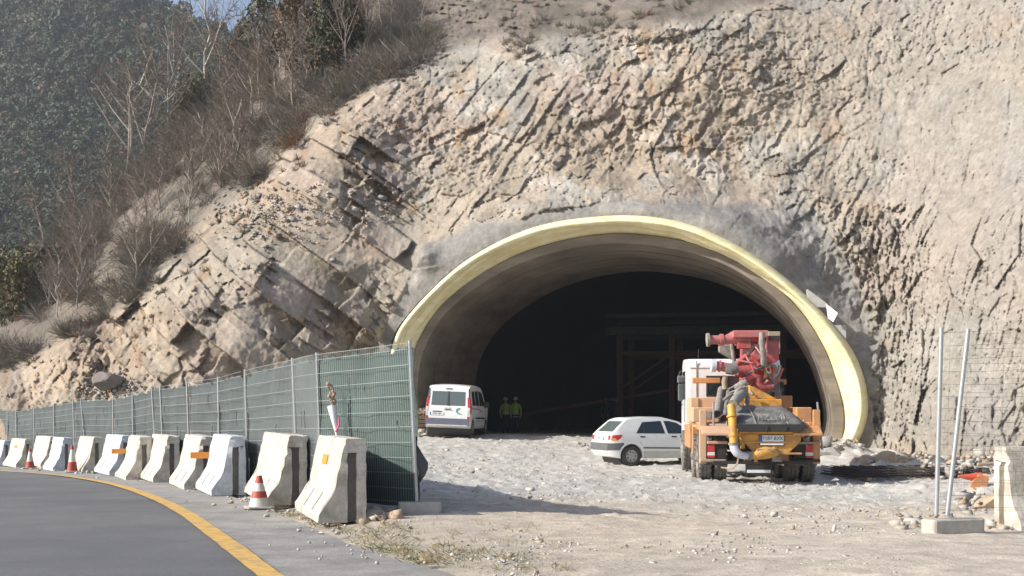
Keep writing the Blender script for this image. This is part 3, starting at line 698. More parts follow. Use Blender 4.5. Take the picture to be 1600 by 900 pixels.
panel(7,9,[8],'netted panel with a row of dark ties behind the narrow broken barrier', m_net, False, 1, start=1)
panel(9,11,[10],'netted panel with a slanting pole behind the tallest cone', m_net, False, 2, start=1)
panel(11,13,[12],'distant netted panel left of the tallest cone', m_net, False, 1, start=1)
panel(13,15,[14],'distant netted panel above the farthest left cone', m_net, False, 1, start=1)
panel(15,16,[],'last netted panel cut by the left picture edge', m_net, False, 1, start=1)
def foot_block(loc, rz, l, w, h, lab):
    mb = MB(); c = .03
    mb.prism([(-l/2+c,-w/2),(l/2-c,-w/2),(l/2,-w/2+c),(l/2,w/2-c),(l/2-c,w/2),(-l/2+c,w/2),(-l/2,w/2-c),(-l/2,-w/2+c)], 0, h, 'XY')
    o = mb.build('foot_block', m_foot, None, bevel=.012); o.location = loc; o.rotation_euler = (0,0,rz)
    tag(o, lab, 'concrete block', 'concrete feet of the fences')
p = PB[0]; foot_block((p.x+.03, p.y-.02, p.z-.01), R(8), .50, .24, .14, 'pale concrete foot under the open end pole of the green netted fence')
for k in (3,): p = PB[k]; foot_block((p.x, p.y+.1, p.z-.01), R(10), .5, .24, .14, 'concrete foot behind the third barrier at a fence pole')
# loose flap of net past the end pole
V = []; p = PB[0]
for a in range(9):
    for b_ in range(5):
        u, v = a/8, b_/4; wdt = .16*math.sin(math.pi*min(u*1.15,1))*(1 if u < .55 else .8)
        V.append(p+Vector((-.06+.02+v*wdt+(.02*u), .04+.03*math.sin(u*7+v*3), .28+u*.62)))
F = [(a*5+b_, a*5+b_+1, (a+1)*5+b_+1, (a+1)*5+b_) for a in range(8) for b_ in range(4)]
for q in bpy.data.objects:
    if q.name == 'fence_panel': nmesh('net_flap', np.array(V)-np.array(q.location), F, m_dkgrey, q, smooth=True)
# dried bouquet in white paper tied to the fence
bq = empty('dried_bouquet', tuple(at(521,648,16.0)), 0, 'faded flower bouquet in white paper tied to the green netting', 'bouquet')
m_paper = mat('white_paper', (.78,.78,.82), .6); m_pink = mat('pink_ribbon', (.6,.16,.25), .6); m_dry = mat('dry_flowers', (.30,.20,.12), .9, col2=(.5,.40,.32), nscale=40)
mb = MB(); mb.lathe([(.012,-.27),(.035,-.1),(.062,.10),(.055,.12)], 10, cap=False); o = mb.build('paper_wrap', m_paper, bq, smooth=60); o.rotation_euler = (0,R(-9),0)
mb = MB(); mb.tube([(.03,-.03,-.22),(.075,-.03,-.13),(.07,-.02,-.04)], .014, 6); mb.build('ribbon', m_pink, bq)
mb = MB(); r_ = random.Random(3)
for k in range(26):
    a = r_.uniform(0,6.28); c_ = Vector((-.01+.05*math.cos(a)*r_.random()-.05*(k/26), .04*math.sin(a), .12+.30*k/26)); s_ = r_.uniform(.012,.026)
    mb.box(c_, (s_*2,s_*1.4,s_*1.6), Matrix.Rotation(r_.uniform(0,3),3,'X') @ Matrix.Rotation(r_.uniform(0,3),3,'Z'))
mb.build('flowers', m_dry, bq, bevel=.006)
# open mesh fence on the right
def open_panel(B0, T0, dirv, L, lab, hs, rr_):
    t = empty('mesh_panel', tuple(B0), 0, lab, 'fence panel', 'open mesh fence panels'); O = Vector(B0); T = Vector(T0)-O; D_ = Vector(dirv).normalized()*L
    MB().tube([Vector((0,0,.05)), T], .024, 10).build('pole', m_galv, t, smooth=40)
    MB().tube([D_+Vector((0,0,.05)), T+D_], .021, 10).build('pole', m_galv, t, smooth=40)
    mb = MB()
    for k in range(hs):
        h = .05+.93*k/(hs-1); mb.tube([T*h+D_*(u/8)+Vector((0,.01*math.sin(u*2.+k),.022*math.sin(u*.75+k*.4)*rr_)) for u in range(9)], .0022, 4, cap=False)
    for k in range(int(L/.2)):
        u = .2*(k+.5)/L; mb.tube([D_*u+T*.05, D_*u+T*.98], .0013, 3, cap=False)
    mb.build('wire_mesh', m_rust, t)
m_rust = mat('rusty_wire', (.20,.17,.145), .7, metal=.2)
B0 = on(1463, 13.2); B0.z = CZ-(812-HY)/FPX*13.2; T0 = at(1471, 512, 13.2); open_panel(B0, T0, (1,.10,0), 2.6, 'upright galvanised pole with sagging open mesh at the right, standing in the concrete foot', 15, 1)
B1 = on(1480, 13.15); B1.z = B0.z; T1 = at(1513, 514, 13.15); open_panel(B1, T1, (1,-.16,0), 2.6, 'tilted galvanised pole and mesh beside the upright one in the same foot', 13, .6)
p = on(1487, 13.2); foot_block((p.x+.02, p.y+.02, B0.z-.17), R(18), .66, .24, .18, 'concrete foot holding the two poles of the open mesh at the right')
# ------------------------------------------------------------------ cars
m_white_p = mat('white_paint', (.84,.84,.82), .35, noise=.10, nscale=3, coat=.4)
m_dirtyw = mat('dusty_lower_paint', (.58,.56,.52), .7, noise=.2, nscale=5)
m_glass = mat('car_glass', (.02,.03,.035), .08, spec=.7); m_glassl = mat('rear_glass', (.10,.125,.12), .12, spec=.9)
m_trim = mat('black_trim', (.035,.035,.037), .6); m_bump = mat('grey_bumper', (.13,.13,.135), .6, noise=.2, nscale=5); m_bumpb = mat('blue_grey_bumper', (.13,.135,.19), .6, noise=.2, nscale=5)
m_tyre = mat('tyre', (.075,.07,.063), .9, noise=.4, nscale=9); m_hub = mat('hub_silver', (.42,.42,.42), .45, metal=.3, noise=.2, nscale=20)
m_redl = mat('lamp_red', (.50,.03,.035), .25, coat=.5); m_amber = mat('lamp_amber', (.72,.28,.06), .3); m_wlamp = mat('lamp_white', (.7,.66,.62), .3)
m_plate = mat('plate_white', (.74,.76,.76), .5); m_plateb = mat('plate_blue', (.05,.10,.42), .5); m_teal = mat('teal_sticker', (.08,.42,.40), .5); m_ink = mat('ink', (.03,.03,.035), .6)
m_seat = mat('seat_cloth', (.06,.06,.065), .9)
def text(s, size, mat_, parent, M, name='lettering'):
    c = bpy.data.curves.new('t', 'FONT'); c.body = s; c.size = size; c.align_x = 'CENTER'; c.align_y = 'CENTER'; c.extrude = .002; c.materials.append(mat_)
    o = bpy.data.objects.new('t', c); COL.objects.link(o); dg = bpy.context.evaluated_depsgraph_get()
    me = bpy.data.meshes.new_from_object(o.evaluated_get(dg)); bpy.data.objects.remove(o)
    n_ = link(bpy.data.objects.new(name, me), parent); n_.matrix_local = M
    return n_
class Car:
    """side outline extruded across the width, narrowed above the belt line and at the ends; x runs rear to front, y to the left"""
    def __init__(s, t, W, zb, zt, tum, L, rr=.12, rl=.35, fr=.16, fl=.7): s.t=t; s.W=W; s.zb=zb; s.zt=zt; s.tum=tum; s.L=L; s.rr=rr; s.rl=rl; s.fr=fr; s.fl=fl
    def df(s, x, y, z):
        k = 1-s.tum*max(0, (z-s.zb)/(s.zt-s.zb)); k *= 1-.035*max(0, (.45-z)/.3)
        if x < s.rl: k *= 1-s.rr*((s.rl-x)/s.rl)**2
        if x > s.L-s.fl: k *= 1-s.fr*((x-s.L+s.fl)/s.fl)**2
        crown = .05*(1-(2*y/s.W)**2) if z > s.zt-.05 else 0
        return Vector((x, y*k, z+crown*(z > s.zt-.08)))
    def solid(s, name, poly, y0, y1, m, cuts=True, bevel=0, smooth=28, parent=None):
        mb = MB(); mb.prism(poly, y0, y1, 'XZ'); me = bpy.data.meshes.new(name); me.from_pydata(mb.v, [], mb.f); bm = bmesh.new(); bm.from_mesh(me)
        if cuts:
            for ax_, vals in (((1,0,0), [.06,.12,.2,.3,s.rl,.8,1.3,1.9,2.5,s.L-s.fl]+[s.L-s.fl+s.fl*k/5 for k in range(1,5)]), ((0,0,1), [.3,.45,s.zb,(s.zb+s.zt)/2,s.zt-.05]), ((0,1,0), [s.W*k for k in (-.42,-.25,0,.25,.42)])):
                for v in vals: bmesh.ops.bisect_plane(bm, geom=bm.verts[:]+bm.edges[:]+bm.faces[:], plane_co=tuple(v*c for c in ax_), plane_no=ax_)
        if bevel:
            es = [e for e in bm.edges if len(e.link_faces) == 2 and e.calc_face_angle(0) > 1.2]
            bmesh.ops.bevel(bm, geom=es, offset=bevel, segments=3, affect='EDGES', profile=.5, clamp_overlap=True)
        for v in bm.verts: v.co = s.df(*v.co)
        bmesh.ops.recalc_face_normals(bm, faces=bm.faces); bm.to_mesh(me); bm.free(); me.materials.append(m)
        me.polygons.foreach_set('use_smooth', np.ones(len(me.polygons), dtype=bool)); me.set_sharp_from_angle(angle=R(smooth)); me.update()
        return link(bpy.data.objects.new(name, me), parent or s.t)
    def side(s, name, poly, m, sgn, out=.005, parent=None):
        a, b = s.W/2-.03, s.W/2+out
        return s.solid(name, poly, *((a, b) if sgn > 0 else (-b, -a)), m, cuts=min(p[0] for p in poly) < s.rl, parent=parent)
    def slope(s, name, A, B, ys, m, out=.006, parent=None, th=.012):
        """panel lying on the line A-B of the outline (x,z), ys = half widths at A and B, or explicit 4 y values"""
        A, B = Vector(A), Vector(B); n = Vector((-(B-A).y, (B-A).x)).normalized()
        if n.x > 0 and abs(n.x) > .3: n = -n
        if abs(n.x) <= .3 and n.y < 0: n = -n
        if len(ys) == 2: ys = (-ys[0], ys[0], ys[1], -ys[1])
        q = [(A, ys[0]), (A, ys[1]), (B, ys[2]), (B, ys[3])]
        vs = [s.df(p.x, y, p.y)+Vector((n.x, 0, n.y))*out for p, y in q]+[s.df(p.x, y, p.y)-Vector((n.x, 0, n.y))*th for p, y in q]
        return MB().add(vs, [(0,1,2,3),(7,6,5,4),(0,4,5,1),(1,5,6,2),(2,6,7,3),(3,7,4,0)]).build(name, m, parent or s.t)
def arc(cx_, cz_, r, zlow, n=12):
    a0 = math.asin(max(-1, (zlow-cz_)/r)); return [(cx_+r*math.cos(math.pi-a0-(math.pi-2*a0)*k/n), cz_+r*math.sin(math.pi-a0-(math.pi-2*a0)*k/n)) for k in range(n+1)]
def wheel(t, x, y, r, w, sgn, steer=0):
    o = empty('wheel', (x, y, r)); o.parent = t
    MB().lathe([(r*.62,-w/2),(r*.86,-w/2),(r*.97,-w/2+.02),(r,-w/2+.045),(r,w/2-.045),(r*.97,w/2-.02),(r*.86,w/2),(r*.62,w/2)], 36, axis='Y', cap=False).build('tyre', m_tyre, o, smooth=40)
    d = sgn*(w/2-.015)
    mb = MB(); mb.lathe([(r*.64,d+sgn*.012),(r*.60,d-sgn*.0),(r*.5,d-sgn*.012),(r*.2,d+sgn*.008),(0,d+sgn*.012)], 28, axis='Y', cap=False); mb.lathe([(r*.64,-d),(0,-d)], 20, axis='Y', cap=False); mb.build('rim', m_hub, o, smooth=40)
    mb = MB()
    for k in range(7):
        a = 2*math.pi*k/7; mb.prism([(r*.42*math.cos(a)+r*.075*math.cos(a+b), r*.42*math.sin(a)+r*.075*math.sin(a+b)) for b in (0,1.57,3.14,4.71)], d-sgn*.01, d+sgn*.014)
    mb.build('rim_hole', m_trim, o)
    o.rotation_euler = (0, 0, steer); return o
def plate(t, M, w, h, s, sz):
    p = MB().bx(-w/2, w/2, -h/2, h/2, 0, .008).build('number_plate', m_plate, t); p.matrix_local = M
    MB().bx(-w/2+.003, -w/2+.045, -h/2+.003, h/2-.003, .008, .011).build('plate_band', m_plateb, p)
    text(s, sz, m_ink, p, Matrix.Translation((.02, 0, .010)))
    return p
# ---- small white hatchback, seen from its right rear
W_ = 1.62; hb = empty('hatchback_car', (0,0,0), 0, 'small dusty white five door hatchback parked across the tunnel mouth beside the truck', 'car'); c = Car(hb, W_, .90, 1.36, .17, 3.78)
outl = [(.10,.27),(.0,.40),(-.02,.60),(.03,.74),(.05,.88),(.12,.945),(.52,1.30),(.60,1.335),(1.2,1.365),(1.8,1.355),(2.15,1.27),(2.78,.92),(3.3,.83),(3.66,.72),(3.77,.55),(3.74,.24)] + list(reversed(arc(3.08,.29,.345,.22))) + list(reversed(arc(.66,.29,.345,.22)))
c.solid('body', outl, -W_/2, W_/2, m_white_p, bevel=0, smooth=30)
for ax_ in (.66, 3.08): MB().lathe([(.341,-.68),(.341,.68)], 28, c=(ax_,0,.29), axis='Y', cap=True).build('wheel_well', m_trim, hb)
for sg in (-1, 1):
    c.side('rear_door_window', [(.80,.935),(1.02,1.255),(1.60,1.29),(1.70,.925)], m_glass, sg)
    c.side('front_door_window', [(1.79,.925),(1.69,1.29),(1.86,1.285),(2.08,1.235),(2.62,.915)], m_glass, sg)
    c.side('window_divider', [(1.035,.93),(1.055,.93),(1.085,1.265),(1.065,1.265)], m_trim, sg, .009)
    c.side('door_seam', [(1.735,.24),(1.745,.24),(1.745,.92),(1.735,.92)], m_bump, sg, .002)
    c.side('door_seam', [(.985,.58),(.995,.58),(.80,.92),(.79,.92)], m_bump, sg, .002)
    c.side('rubbing_strip', [(1.02,.50),(2.72,.47),(2.72,.51),(1.02,.54)], m_bump, sg, .014)
    for x in (.92, 1.90): c.side('door_handle', [(x,.82),(x+.15,.815),(x+.15,.852),(x,.857)], m_trim, sg, .02)
    c.side('sill', [(1.03,.215),(2.71,.215),(2.71,.42),(1.03,.43)], m_dirtyw, sg, .003)
    c.side('tail_lamp', [(.045,.76),(.20,.72),(.33,.80),(.37,.90),(.10,.885)], m_redl, sg, .006)
    c.side('turn_lamp', [(.05,.745),(.15,.715),(.22,.735),(.16,.80),(.06,.80)], m_amber, sg, .009)
    c.side('bumper_side', [(-.02,.46),(.30,.46),(.345,.55),(.42,.62),(.42,.665),(-.02,.65)], m_bump, sg, .012)
c.side('sticker', [(2.25,.66),(2.45,.655),(2.45,.70),(2.25,.705)], m_teal, -1, .004); 
c.slope('rear_window', (.155,.98), (.49,1.275), (.62,.60), m_glassl, .008)
c.slope('windscreen', (2.72,.955), (2.2,1.245), (.66,.62), m_glass, .008)
c.slope('bumper', (-.018,.455), (.0,.66), (.80,.80), m_bump, .03); c.slope('tail_lamp', (.028,.75), (.05,.875), (-.79,-.62,-.62,-.79), m_redl, .006); c.slope('tail_lamp', (.028,.75), (.05,.875), (.62,.79,.79,.62), m_redl, .006)
plate(hb, Matrix.Translation((-.0,0,.80)) @ Matrix(((0,0,-1,0),(-1,0,0,0),(0,1,0,0),(0,0,0,1))), .48, .11, '3174 CGL', .085)
for x in (.66, 3.08):
    for sg in (-1, 1): wheel(hb, x, sg*(W_/2-.105), .285, .18, sg)
for sg in (-1,1): MB().box((2.42, sg*(W_/2+.05), .97), (.1,.17,.12)).build('wing_mirror', m_trim, hb, bevel=.02)
th = R(17); rw = on(985, 35.8)       # right rear wheel on the ground
off_ = Vector((math.cos(th)*.66+math.sin(th)*W_/2*.87, math.sin(th)*.66-math.cos(th)*W_/2*.87, 0))
hb.location = (rw.x-off_.x, rw.y-off_.y, float(gz(rw.x, rw.y))+.02); hb.rotation_euler = (0, 0, th)
# ---- white high roofed van, seen from the rear
W_ = 1.66; vn = empty('white_van', (0,0,0), 0, 'white high roofed van with tall rear window parked just inside the tunnel mouth', 'van'); c = Car(vn, W_, 1.02, 1.80, .13, 4.0, rr=.05, rl=.25)
outl = [(.10,.33),(.02,.36),(.0,.55),(.04,.60),(.05,1.02),(.17,1.66),(.26,1.76),(.6,1.80),(1.6,1.81),(2.3,1.75),(2.52,1.66),(3.02,1.14),(3.7,.98),(3.95,.8),(4.0,.55),(3.95,.3)] + list(reversed(arc(3.25,.33,.37,.28))) + list(reversed(arc(.62,.33,.37,.28)))
c.solid('body', outl, -W_/2, W_/2, m_white_p)
for ax_ in (.62, 3.25): MB().lathe([(.365,-.7),(.365,.7)], 28, c=(ax_,0,.33), axis='Y').build('wheel_well', m_trim, vn)
c.slope('rear_window', (.058,1.08), (.152,1.58), (.64,.66), m_glassl, .008); c.slope('window_post', (.058,1.075), (.155,1.585), (-.035,.035,.035,-.035), m_trim, .014); c.slope('wiper', (.055,1.07), (.12,1.42), (-.06,-.04,.0,-.012), m_ink, .022)
c.slope('bumper', (.0,.36), (.01,.62), (.83,.83), m_bumpb, .05)
c.slope('bumper_edge', (-.03,.36), (-.03,.40), (.78,.80), m_dirtyw, .03)
for sg in (-1, 1):
    q = lambda a, b: ((a, b, b, a) if sg > 0 else (-b, -a, -a, -b))
    c.slope('tail_lamp', (.052,1.02), (.115,1.38), q(.735,.825), m_redl, .012); c.slope('lamp_lens', (.05,.93), (.052,1.02), q(.735,.825), m_wlamp, .014); c.slope('lamp_panel', (.05,.70), (.05,.93), q(.74,.83), m_dirtyw, .010); c.slope('tail_lamp', (.048,.60), (.05,.70), q(.73,.825), m_redl, .014)
    c.side('pillar_trim', [(.07,1.38),(.13,1.38),(.20,1.70),(.15,1.70)], m_trim, sg, .004); c.side('lamp_side', [(.05,.80),(.16,.80),(.20,1.10),(.18,1.38),(.12,1.38),(.05,1.0)], m_redl, sg, .006)
    c.side('side_window', [(.42,1.10),(.46,1.60),(.90,1.63),(.98,1.10)], m_glass, sg); c.side('side_window', [(1.08,1.10),(1.03,1.62),(1.62,1.63),(1.66,1.08)], m_glass, sg); c.side('side_window', [(1.76,1.08),(1.74,1.63),(2.25,1.60),(2.50,1.50),(2.85,1.10)], m_glass, sg)
    c.side('rubbing_strip', [(1.02,.62),(2.85,.60),(2.85,.66),(1.02,.68)], m_trim, sg, .014); c.side('rail', [(.25,.98),(1.7,.96),(1.7,.985),(.25,1.005)], m_trim, sg, .006)
    c.side('door_seam', [(1.70,.34),(1.712,.34),(1.712,1.05),(1.70,1.05)], m_bump, sg, .002); c.side('door_handle', [(1.82,.88),(1.98,.88),(1.98,.92),(1.82,.92)], m_trim, sg, .02)
    c.side('sill', [(1.02,.27),(2.87,.27),(2.87,.55),(1.02,.57)], m_dirtyw, sg, .003)
    MB().box((2.62, sg*(W_/2+.10), 1.14), (.10,.20,.22)).build('wing_mirror', m_trim, vn, bevel=.03)
    for x in (.62, 3.25): wheel(vn, x, sg*(W_/2-.10), .31, .19, sg)
MRX = Matrix(((0,0,-1,0),(-1,0,0,0),(0,1,0,0),(0,0,0,1)))
plate(vn, Matrix.Translation((.035,.40,.78)) @ MRX, .50, .11, '9582 FJD', .085)
MB().bx(.02,.05,.22,.55,.845,.875).build('plate_lamp', m_trim, vn)
MB().bx(.02,.05,-.12,.12,.925,.945).build('door_badge', m_ink, vn)
mb = MB(); mb.tube([(.035,.06,1.02),(.03,.10,.97),(.03,.06,.945),(.03,.0,.955),(.03,-.06,1.02)], .010, 6); mb.build('emblem', m_hub, vn)
mb = MB(); mb.tube([(.035,-.42,1.0),(.03,-.34,.97),(.03,-.30,.90),(.03,-.34,.82),(.03,-.46,.80)], .018, 6); mb.build('company_mark', m_teal, vn)
MB().bx(.15,.17,-.12,.12,1.66,1.70).build('brake_lamp', m_bump, vn)
vn.location = (on(700, 44.3).x-.05, 44.3, .27); vn.rotation_euler = (R(2.2), 0, R(90-9))
# ------------------------------------------------------------------ concrete pump truck seen from behind
TO = on(1190, 25.0); TYAW = R(-4)       # heading a little to the right
tk = empty('pump_truck', (TO.x, TO.y, CZ-(757-HY)/FPX*25+.0), TYAW, 'dusty orange and white concrete pump truck with folded red boom before the tunnel', 'truck')
TM = (Matrix.Translation(tk.location) @ Matrix.Rotation(TYAW, 4, 'Z')).inverted()
def q(px, py, yl): return TM @ at(px, py, 25+yl)
def qz(u, v, yl): return q(1040+u/3.335, 500+v/3.335, yl)
m_or = mat('orange_paint', (.60,.29,.11), .6, col2=(.36,.20,.11), nscale=2.5, coat=.1, thr=(.3,.6), bump=.002, bscale=30)
m_orl = mat('dusty_orange', (.64,.40,.24), .75, col2=(.46,.33,.23), nscale=3, thr=(.3,.65))
m_ye = mat('yellow_orange', (.68,.34,.05), .55, col2=(.34,.20,.09), nscale=5, thr=(.36,.56))
m_rd = mat('boom_red', (.47,.055,.06), .55, col2=(.30,.15,.13), nscale=9, thr=(.38,.58)); m_rdp = mat('dusty_red', (.52,.12,.125), .6, col2=(.36,.22,.19), nscale=9, thr=(.35,.6))
m_rub = mat('dusty_rubber', (.22,.21,.20), .9, col2=(.06,.06,.065), nscale=4, thr=(.35,.65), bump=.006, bscale=20)
m_gr = mat('cement_grey', (.34,.32,.29), .85, col2=(.18,.165,.15), nscale=9, thr=(.35,.65), bump=.006, bscale=30)
m_steel = mat('worn_steel', (.45,.45,.44), .5, metal=.5, noise=.3, nscale=15); m_blk = mat('chassis_black', (.035,.033,.03), .7, noise=.3, nscale=6); m_mud = mat('mud_beige', (.42,.33,.24), .9, noise=.25, nscale=9)
m_pipew = mat('white_elbow', (.66,.66,.70), .4, noise=.15, nscale=8)
def part(name, m, mb, bevel=0, smooth=None, parent=None, seg=1): return mb.build(name, m, parent or tk, bevel=bevel, smooth=smooth, seg=seg)
def X_(px, yl=0): return q(px, 700, yl).x
# wheels: two rear axles with twin tyres, one front axle
def twheel(x, y, r=.49, w=.27, front=False, sgn=-1):
    o = empty('wheel', (x, y, r)); o.parent = tk
    mb = MB().lathe([(r*.55,-w/2+.03),(r*.80,-w/2),(r*.95,-w/2+.012),(r,-w/2+.04),(r,-.05),(r-.014,-.045),(r-.014,-.03),(r,-.025),(r,.025),(r-.014,.03),(r-.014,.045),(r,.05),(r,w/2-.04),(r*.95,w/2-.012),(r*.80,w/2),(r*.55,w/2-.03)], 40, axis='X', cap=False)
    for k in range(26):
        for s_ in (-1,1):
            a = 2*math.pi*(k+.25*s_)/26; mb.box((s_*w*.36, r*math.cos(a), r*math.sin(a)), (w*.22,.035,.022), Matrix.Rotation(a-math.pi/2, 3, 'X'))
    mb.build('tyre', m_tyred, o, smooth=30)
    d = sgn*w/2
    MB().lathe([(r*.57,d),(r*.52,d-sgn*.04),(r*.30,d-sgn*(.10 if not front else -.03)),(r*.16,d+sgn*.03),(0,d+sgn*.04)], 26, axis='X', cap=False).lathe([(r*.57,-d*.8),(0,-d*.8)], 20, axis='X', cap=False).build('rim', m_gr, o, smooth=40)
m_tyred = mat('dusty_tyre', (.21,.19,.165), .95, col2=(.10,.09,.08), nscale=6, thr=(.3,.7))
for y in (1.15, 2.50):
    for sgn, xs in ((-1, (-1.06,-.74)), (1, (.74,1.06))):
        for x in xs: twheel(x, y, sgn=sgn)
for sgn in (-1, 1): twheel(sgn*1.05, 6.0, w=.28, front=True, sgn=sgn)
part('chassis', m_blk, MB().bx(-.42,-.30,.1,7.2,.62,.86).bx(.30,.42,.1,7.2,.62,.86).bx(-.42,.42,.12,.24,.62,.86).bx(-.42,.42,3,3.15,.6,.86), .01)
part('axle', m_blk, MB().tube([(-.7,1.15,.49),(.7,1.15,.49)], .09, 10).tube([(-.7,2.5,.49),(.7,2.5,.49)], .09, 10).lathe([(.05,-.2),(.2,-.1),(.2,.1),(.05,.2)], 14, c=(0,1.15,.49), axis='X').lathe([(.05,-.2),(.2,-.1),(.2,.1),(.05,.2)], 14, c=(0,2.5,.49), axis='X'), smooth=40)
part('under_tank', m_blk, MB().bx(-.95,-.5,2.9,4.9,.45,.95).bx(.5,.95,2.9,4.9,.45,.95), .03)
# cab
CY0, CY1, CW = 5.2, 7.3, 1.12
cp = [(CY0,.85),(CY0,2.60),(CY0+.10,2.73),(CY0+1.5,2.78),(CY0+1.75,2.70),(CY1-.05,1.7),(CY1,1.5),(CY1,.55),(CY1-.4,.5),(CY1-.45,.62),(CY1-.55,.95),(CY1-.8,1.08),(CY1-1.25,1.08),(CY1-1.5,.9),(CY1-1.55,.8)]
part('cab', m_white_p, MB().prism(cp, -CW, CW, 'YZ'), .09, 35, seg=3)
def cabp(name, m, x0,x1,z0,z1, y=CY0, th=.012, parent=None): return part(name, m, MB().bx(x0,x1,y-th,y+.01,z0,z1), .004, parent=parent)
w = cabp('rear_window', m_glass, -.62,.62,1.86,2.28); w2 = MB()
for a, b_, c_, d_ in ((-.66,.66,2.28,2.32),(-.66,.66,1.82,1.86),(-.66,-.62,1.82,2.32),(.62,.66,1.82,2.32)): w2.bx(a,b_,CY0-.02,CY0+.005,c_,d_)
part('window_seal', m_trim, w2)
part('cab_rib', m_gr, MB().bx(-.90,-.875,CY0-.015,CY0+.005,1.0,2.68).bx(.875,.90,CY0-.015,CY0+.005,1.0,2.68).bx(-1.05,1.05,CY0-.012,CY0+.005,2.50,2.515))
part('side_window', m_glass, MB().prism([(CY0+.55,1.75),(CY0+.62,2.45),(CY0+1.5,2.45),(CY0+1.85,1.75)], -CW-.006, -CW+.02, 'YZ'))
part('side_window', m_glass, MB().prism([(CY0+.55,1.75),(CY0+.62,2.45),(CY0+1.5,2.45),(CY0+1.85,1.75)], CW-.02, CW+.006, 'YZ'))
part('cab_step', m_trim, MB().bx(-1.16,-1.0,CY1-.55,CY1-.1,.45,.52).bx(-1.16,-1.0,CY1-.55,CY1-.1,.78,.85))
for s in (-1, 1):
    mr = MB(); A = [q(1080,583,6.9), q(1072,577,6.9), q(1063,580,6.9), q(1059,590,6.9)]
    if s > 0: A = [Vector((-p.x, p.y, p.z)) for p in A]
    ctr1, ctr2 = q(1064,593,6.9), q(1065.5,613,6.9)
    if s > 0: ctr1.x *= -1; ctr2.x *= -1
    low = [Vector((ctr2.x, ctr2.y, ctr2.z-.3)), Vector((ctr2.x-s*.10, ctr2.y, ctr2.z-.42)), Vector((ctr2.x-s*.3, ctr2.y, ctr2.z-.46))]
    arm = mr.tube(A, .016, 6).tube(low, .016, 6).build('mirror_arm', m_trim, tk)
    part('mirror', m_bump, MB().box(ctr1, (.19,.10,.20)), .03); mir = part('mirror', m_bump, MB().box(ctr2, (.20,.09,.44)), .03)
    MB().bx(ctr2.x-.08, ctr2.x+.08, ctr2.y-.052, ctr2.y-.046, ctr2.z-.19, ctr2.z+.19).build('mirror_glass', m_glassl, mir)
part('antenna', m_blk, MB().tube([q(1091,562,6.2), q(1091.5,545,6.2)], .009, 5))
part('grab_rail', m_steel, MB().tube([Vector((-CW-.03,CY0+.1,1.2)),Vector((-CW-.06,CY0+.1,1.25)),Vector((-CW-.06,CY0+.1,1.7)),Vector((-CW-.03,CY0+.1,1.75))], .014, 6))
# side boxes and outrigger legs
part('water_tank', m_orl, MB().bx(-1.16,-.35,3.5,4.7,1.18,1.78), .02); part('tank_rib', m_mud, MB().bx(-1.163,-.34,3.46,3.5,1.5,1.53).bx(-1.0,-.98,3.47,3.499,1.2,1.76))
part('side_box', m_orl, MB().bx(-1.20,-.62,2.3,3.45,1.22,1.55), .02); part('side_box', m_or, MB().bx(-1.2,-.9,3.3,4.9,.62,1.16), .02)
part('side_box', m_or, MB().bx(.78,1.16,3.6,4.6,1.0,1.82), .02); part('side_box', m_or, MB().bx(.86,1.18,1.1,2.4,1.0,1.55), .02)
part('sign_panel', m_gr, MB().bx(-1.01,-.80,2.285,2.299,1.30,1.46), 0)
for s in (-1, 1):
    fr = part('support_leg', m_or if s > 0 else m_orl, MB().bx(s*1.21,s*1.07,.30,.42,.40,1.50), .012)
    part('leg_cap', m_or, MB().bx(s*1.215,s*1.0,.44,1.3,1.08,1.24), .015)
    part('crossbar', m_orl if s < 0 else m_or, MB().bx(s*1.05,s*.66,.30,.37,1.06,1.12), .01); part('crossbar', m_orl if s < 0 else m_mud, MB().bx(s*1.06,s*.64,.28,.36,.80,.86), .01)
    part('mudguard', m_mud if s < 0 else m_blk, MB().prism([(s*1.2,.44),(s*.68,.44),(s*.68,.49),(s*1.2,.50)], .22,.50), .008)
    lb = part('lamp_box', m_blk, MB().bx(s*1.06,s*.68,.33,.45,.50,.80), .01)
    x0, x1 = (-1.05,-.90) if s < 0 else (.92,1.07)
    part('tail_lamp', m_redl, MB().bx(x0,x1,.305,.33,.64,.79), .006, parent=lb); part('tail_lamp', m_redl, MB().bx(x0,x1,.305,.33,.52,.56), .004, parent=lb); part('reverse_lamp', m_wlamp, MB().bx(x0,x1,.306,.33,.565,.635), .004, parent=lb)
    top = q(1114.5,628,.4) if s < 0 else q(1277,628,.4); bot = q(1115,665,.4) if s < 0 else q(1285,703,.4)
    part('hand_rail', m_steel, MB().tube([bot, top], .022, 8), smooth=40)
    part('flap', m_rub, MB().bx(s*1.18,s*.62,.50,.52,.36,.50), 0)
part('outrigger_jack', m_or, MB().bx(-1.20,-1.02,2.35,2.6,.52,1.2).bx(1.02,1.2,2.35,2.6,.5,1.2), .01)
part('left_fender', m_orl, MB().prism([(-.1,.98),(.3,1.12),(.9,1.14),(1.6,1.12),(2.4,1.12),(2.6,1.0),(2.6,1.05),(2.4,1.17),(.3,1.17),(-.1,1.03)], -1.19, -.62, 'YZ'), .006)
part('right_fender', m_or, MB().prism([(-.1,.98),(.3,1.12),(.9,1.14),(1.6,1.12),(2.4,1.12),(2.6,1.0),(2.6,1.05),(2.4,1.17),(.3,1.17),(-.1,1.03)], .62, 1.19, 'YZ'), .006)
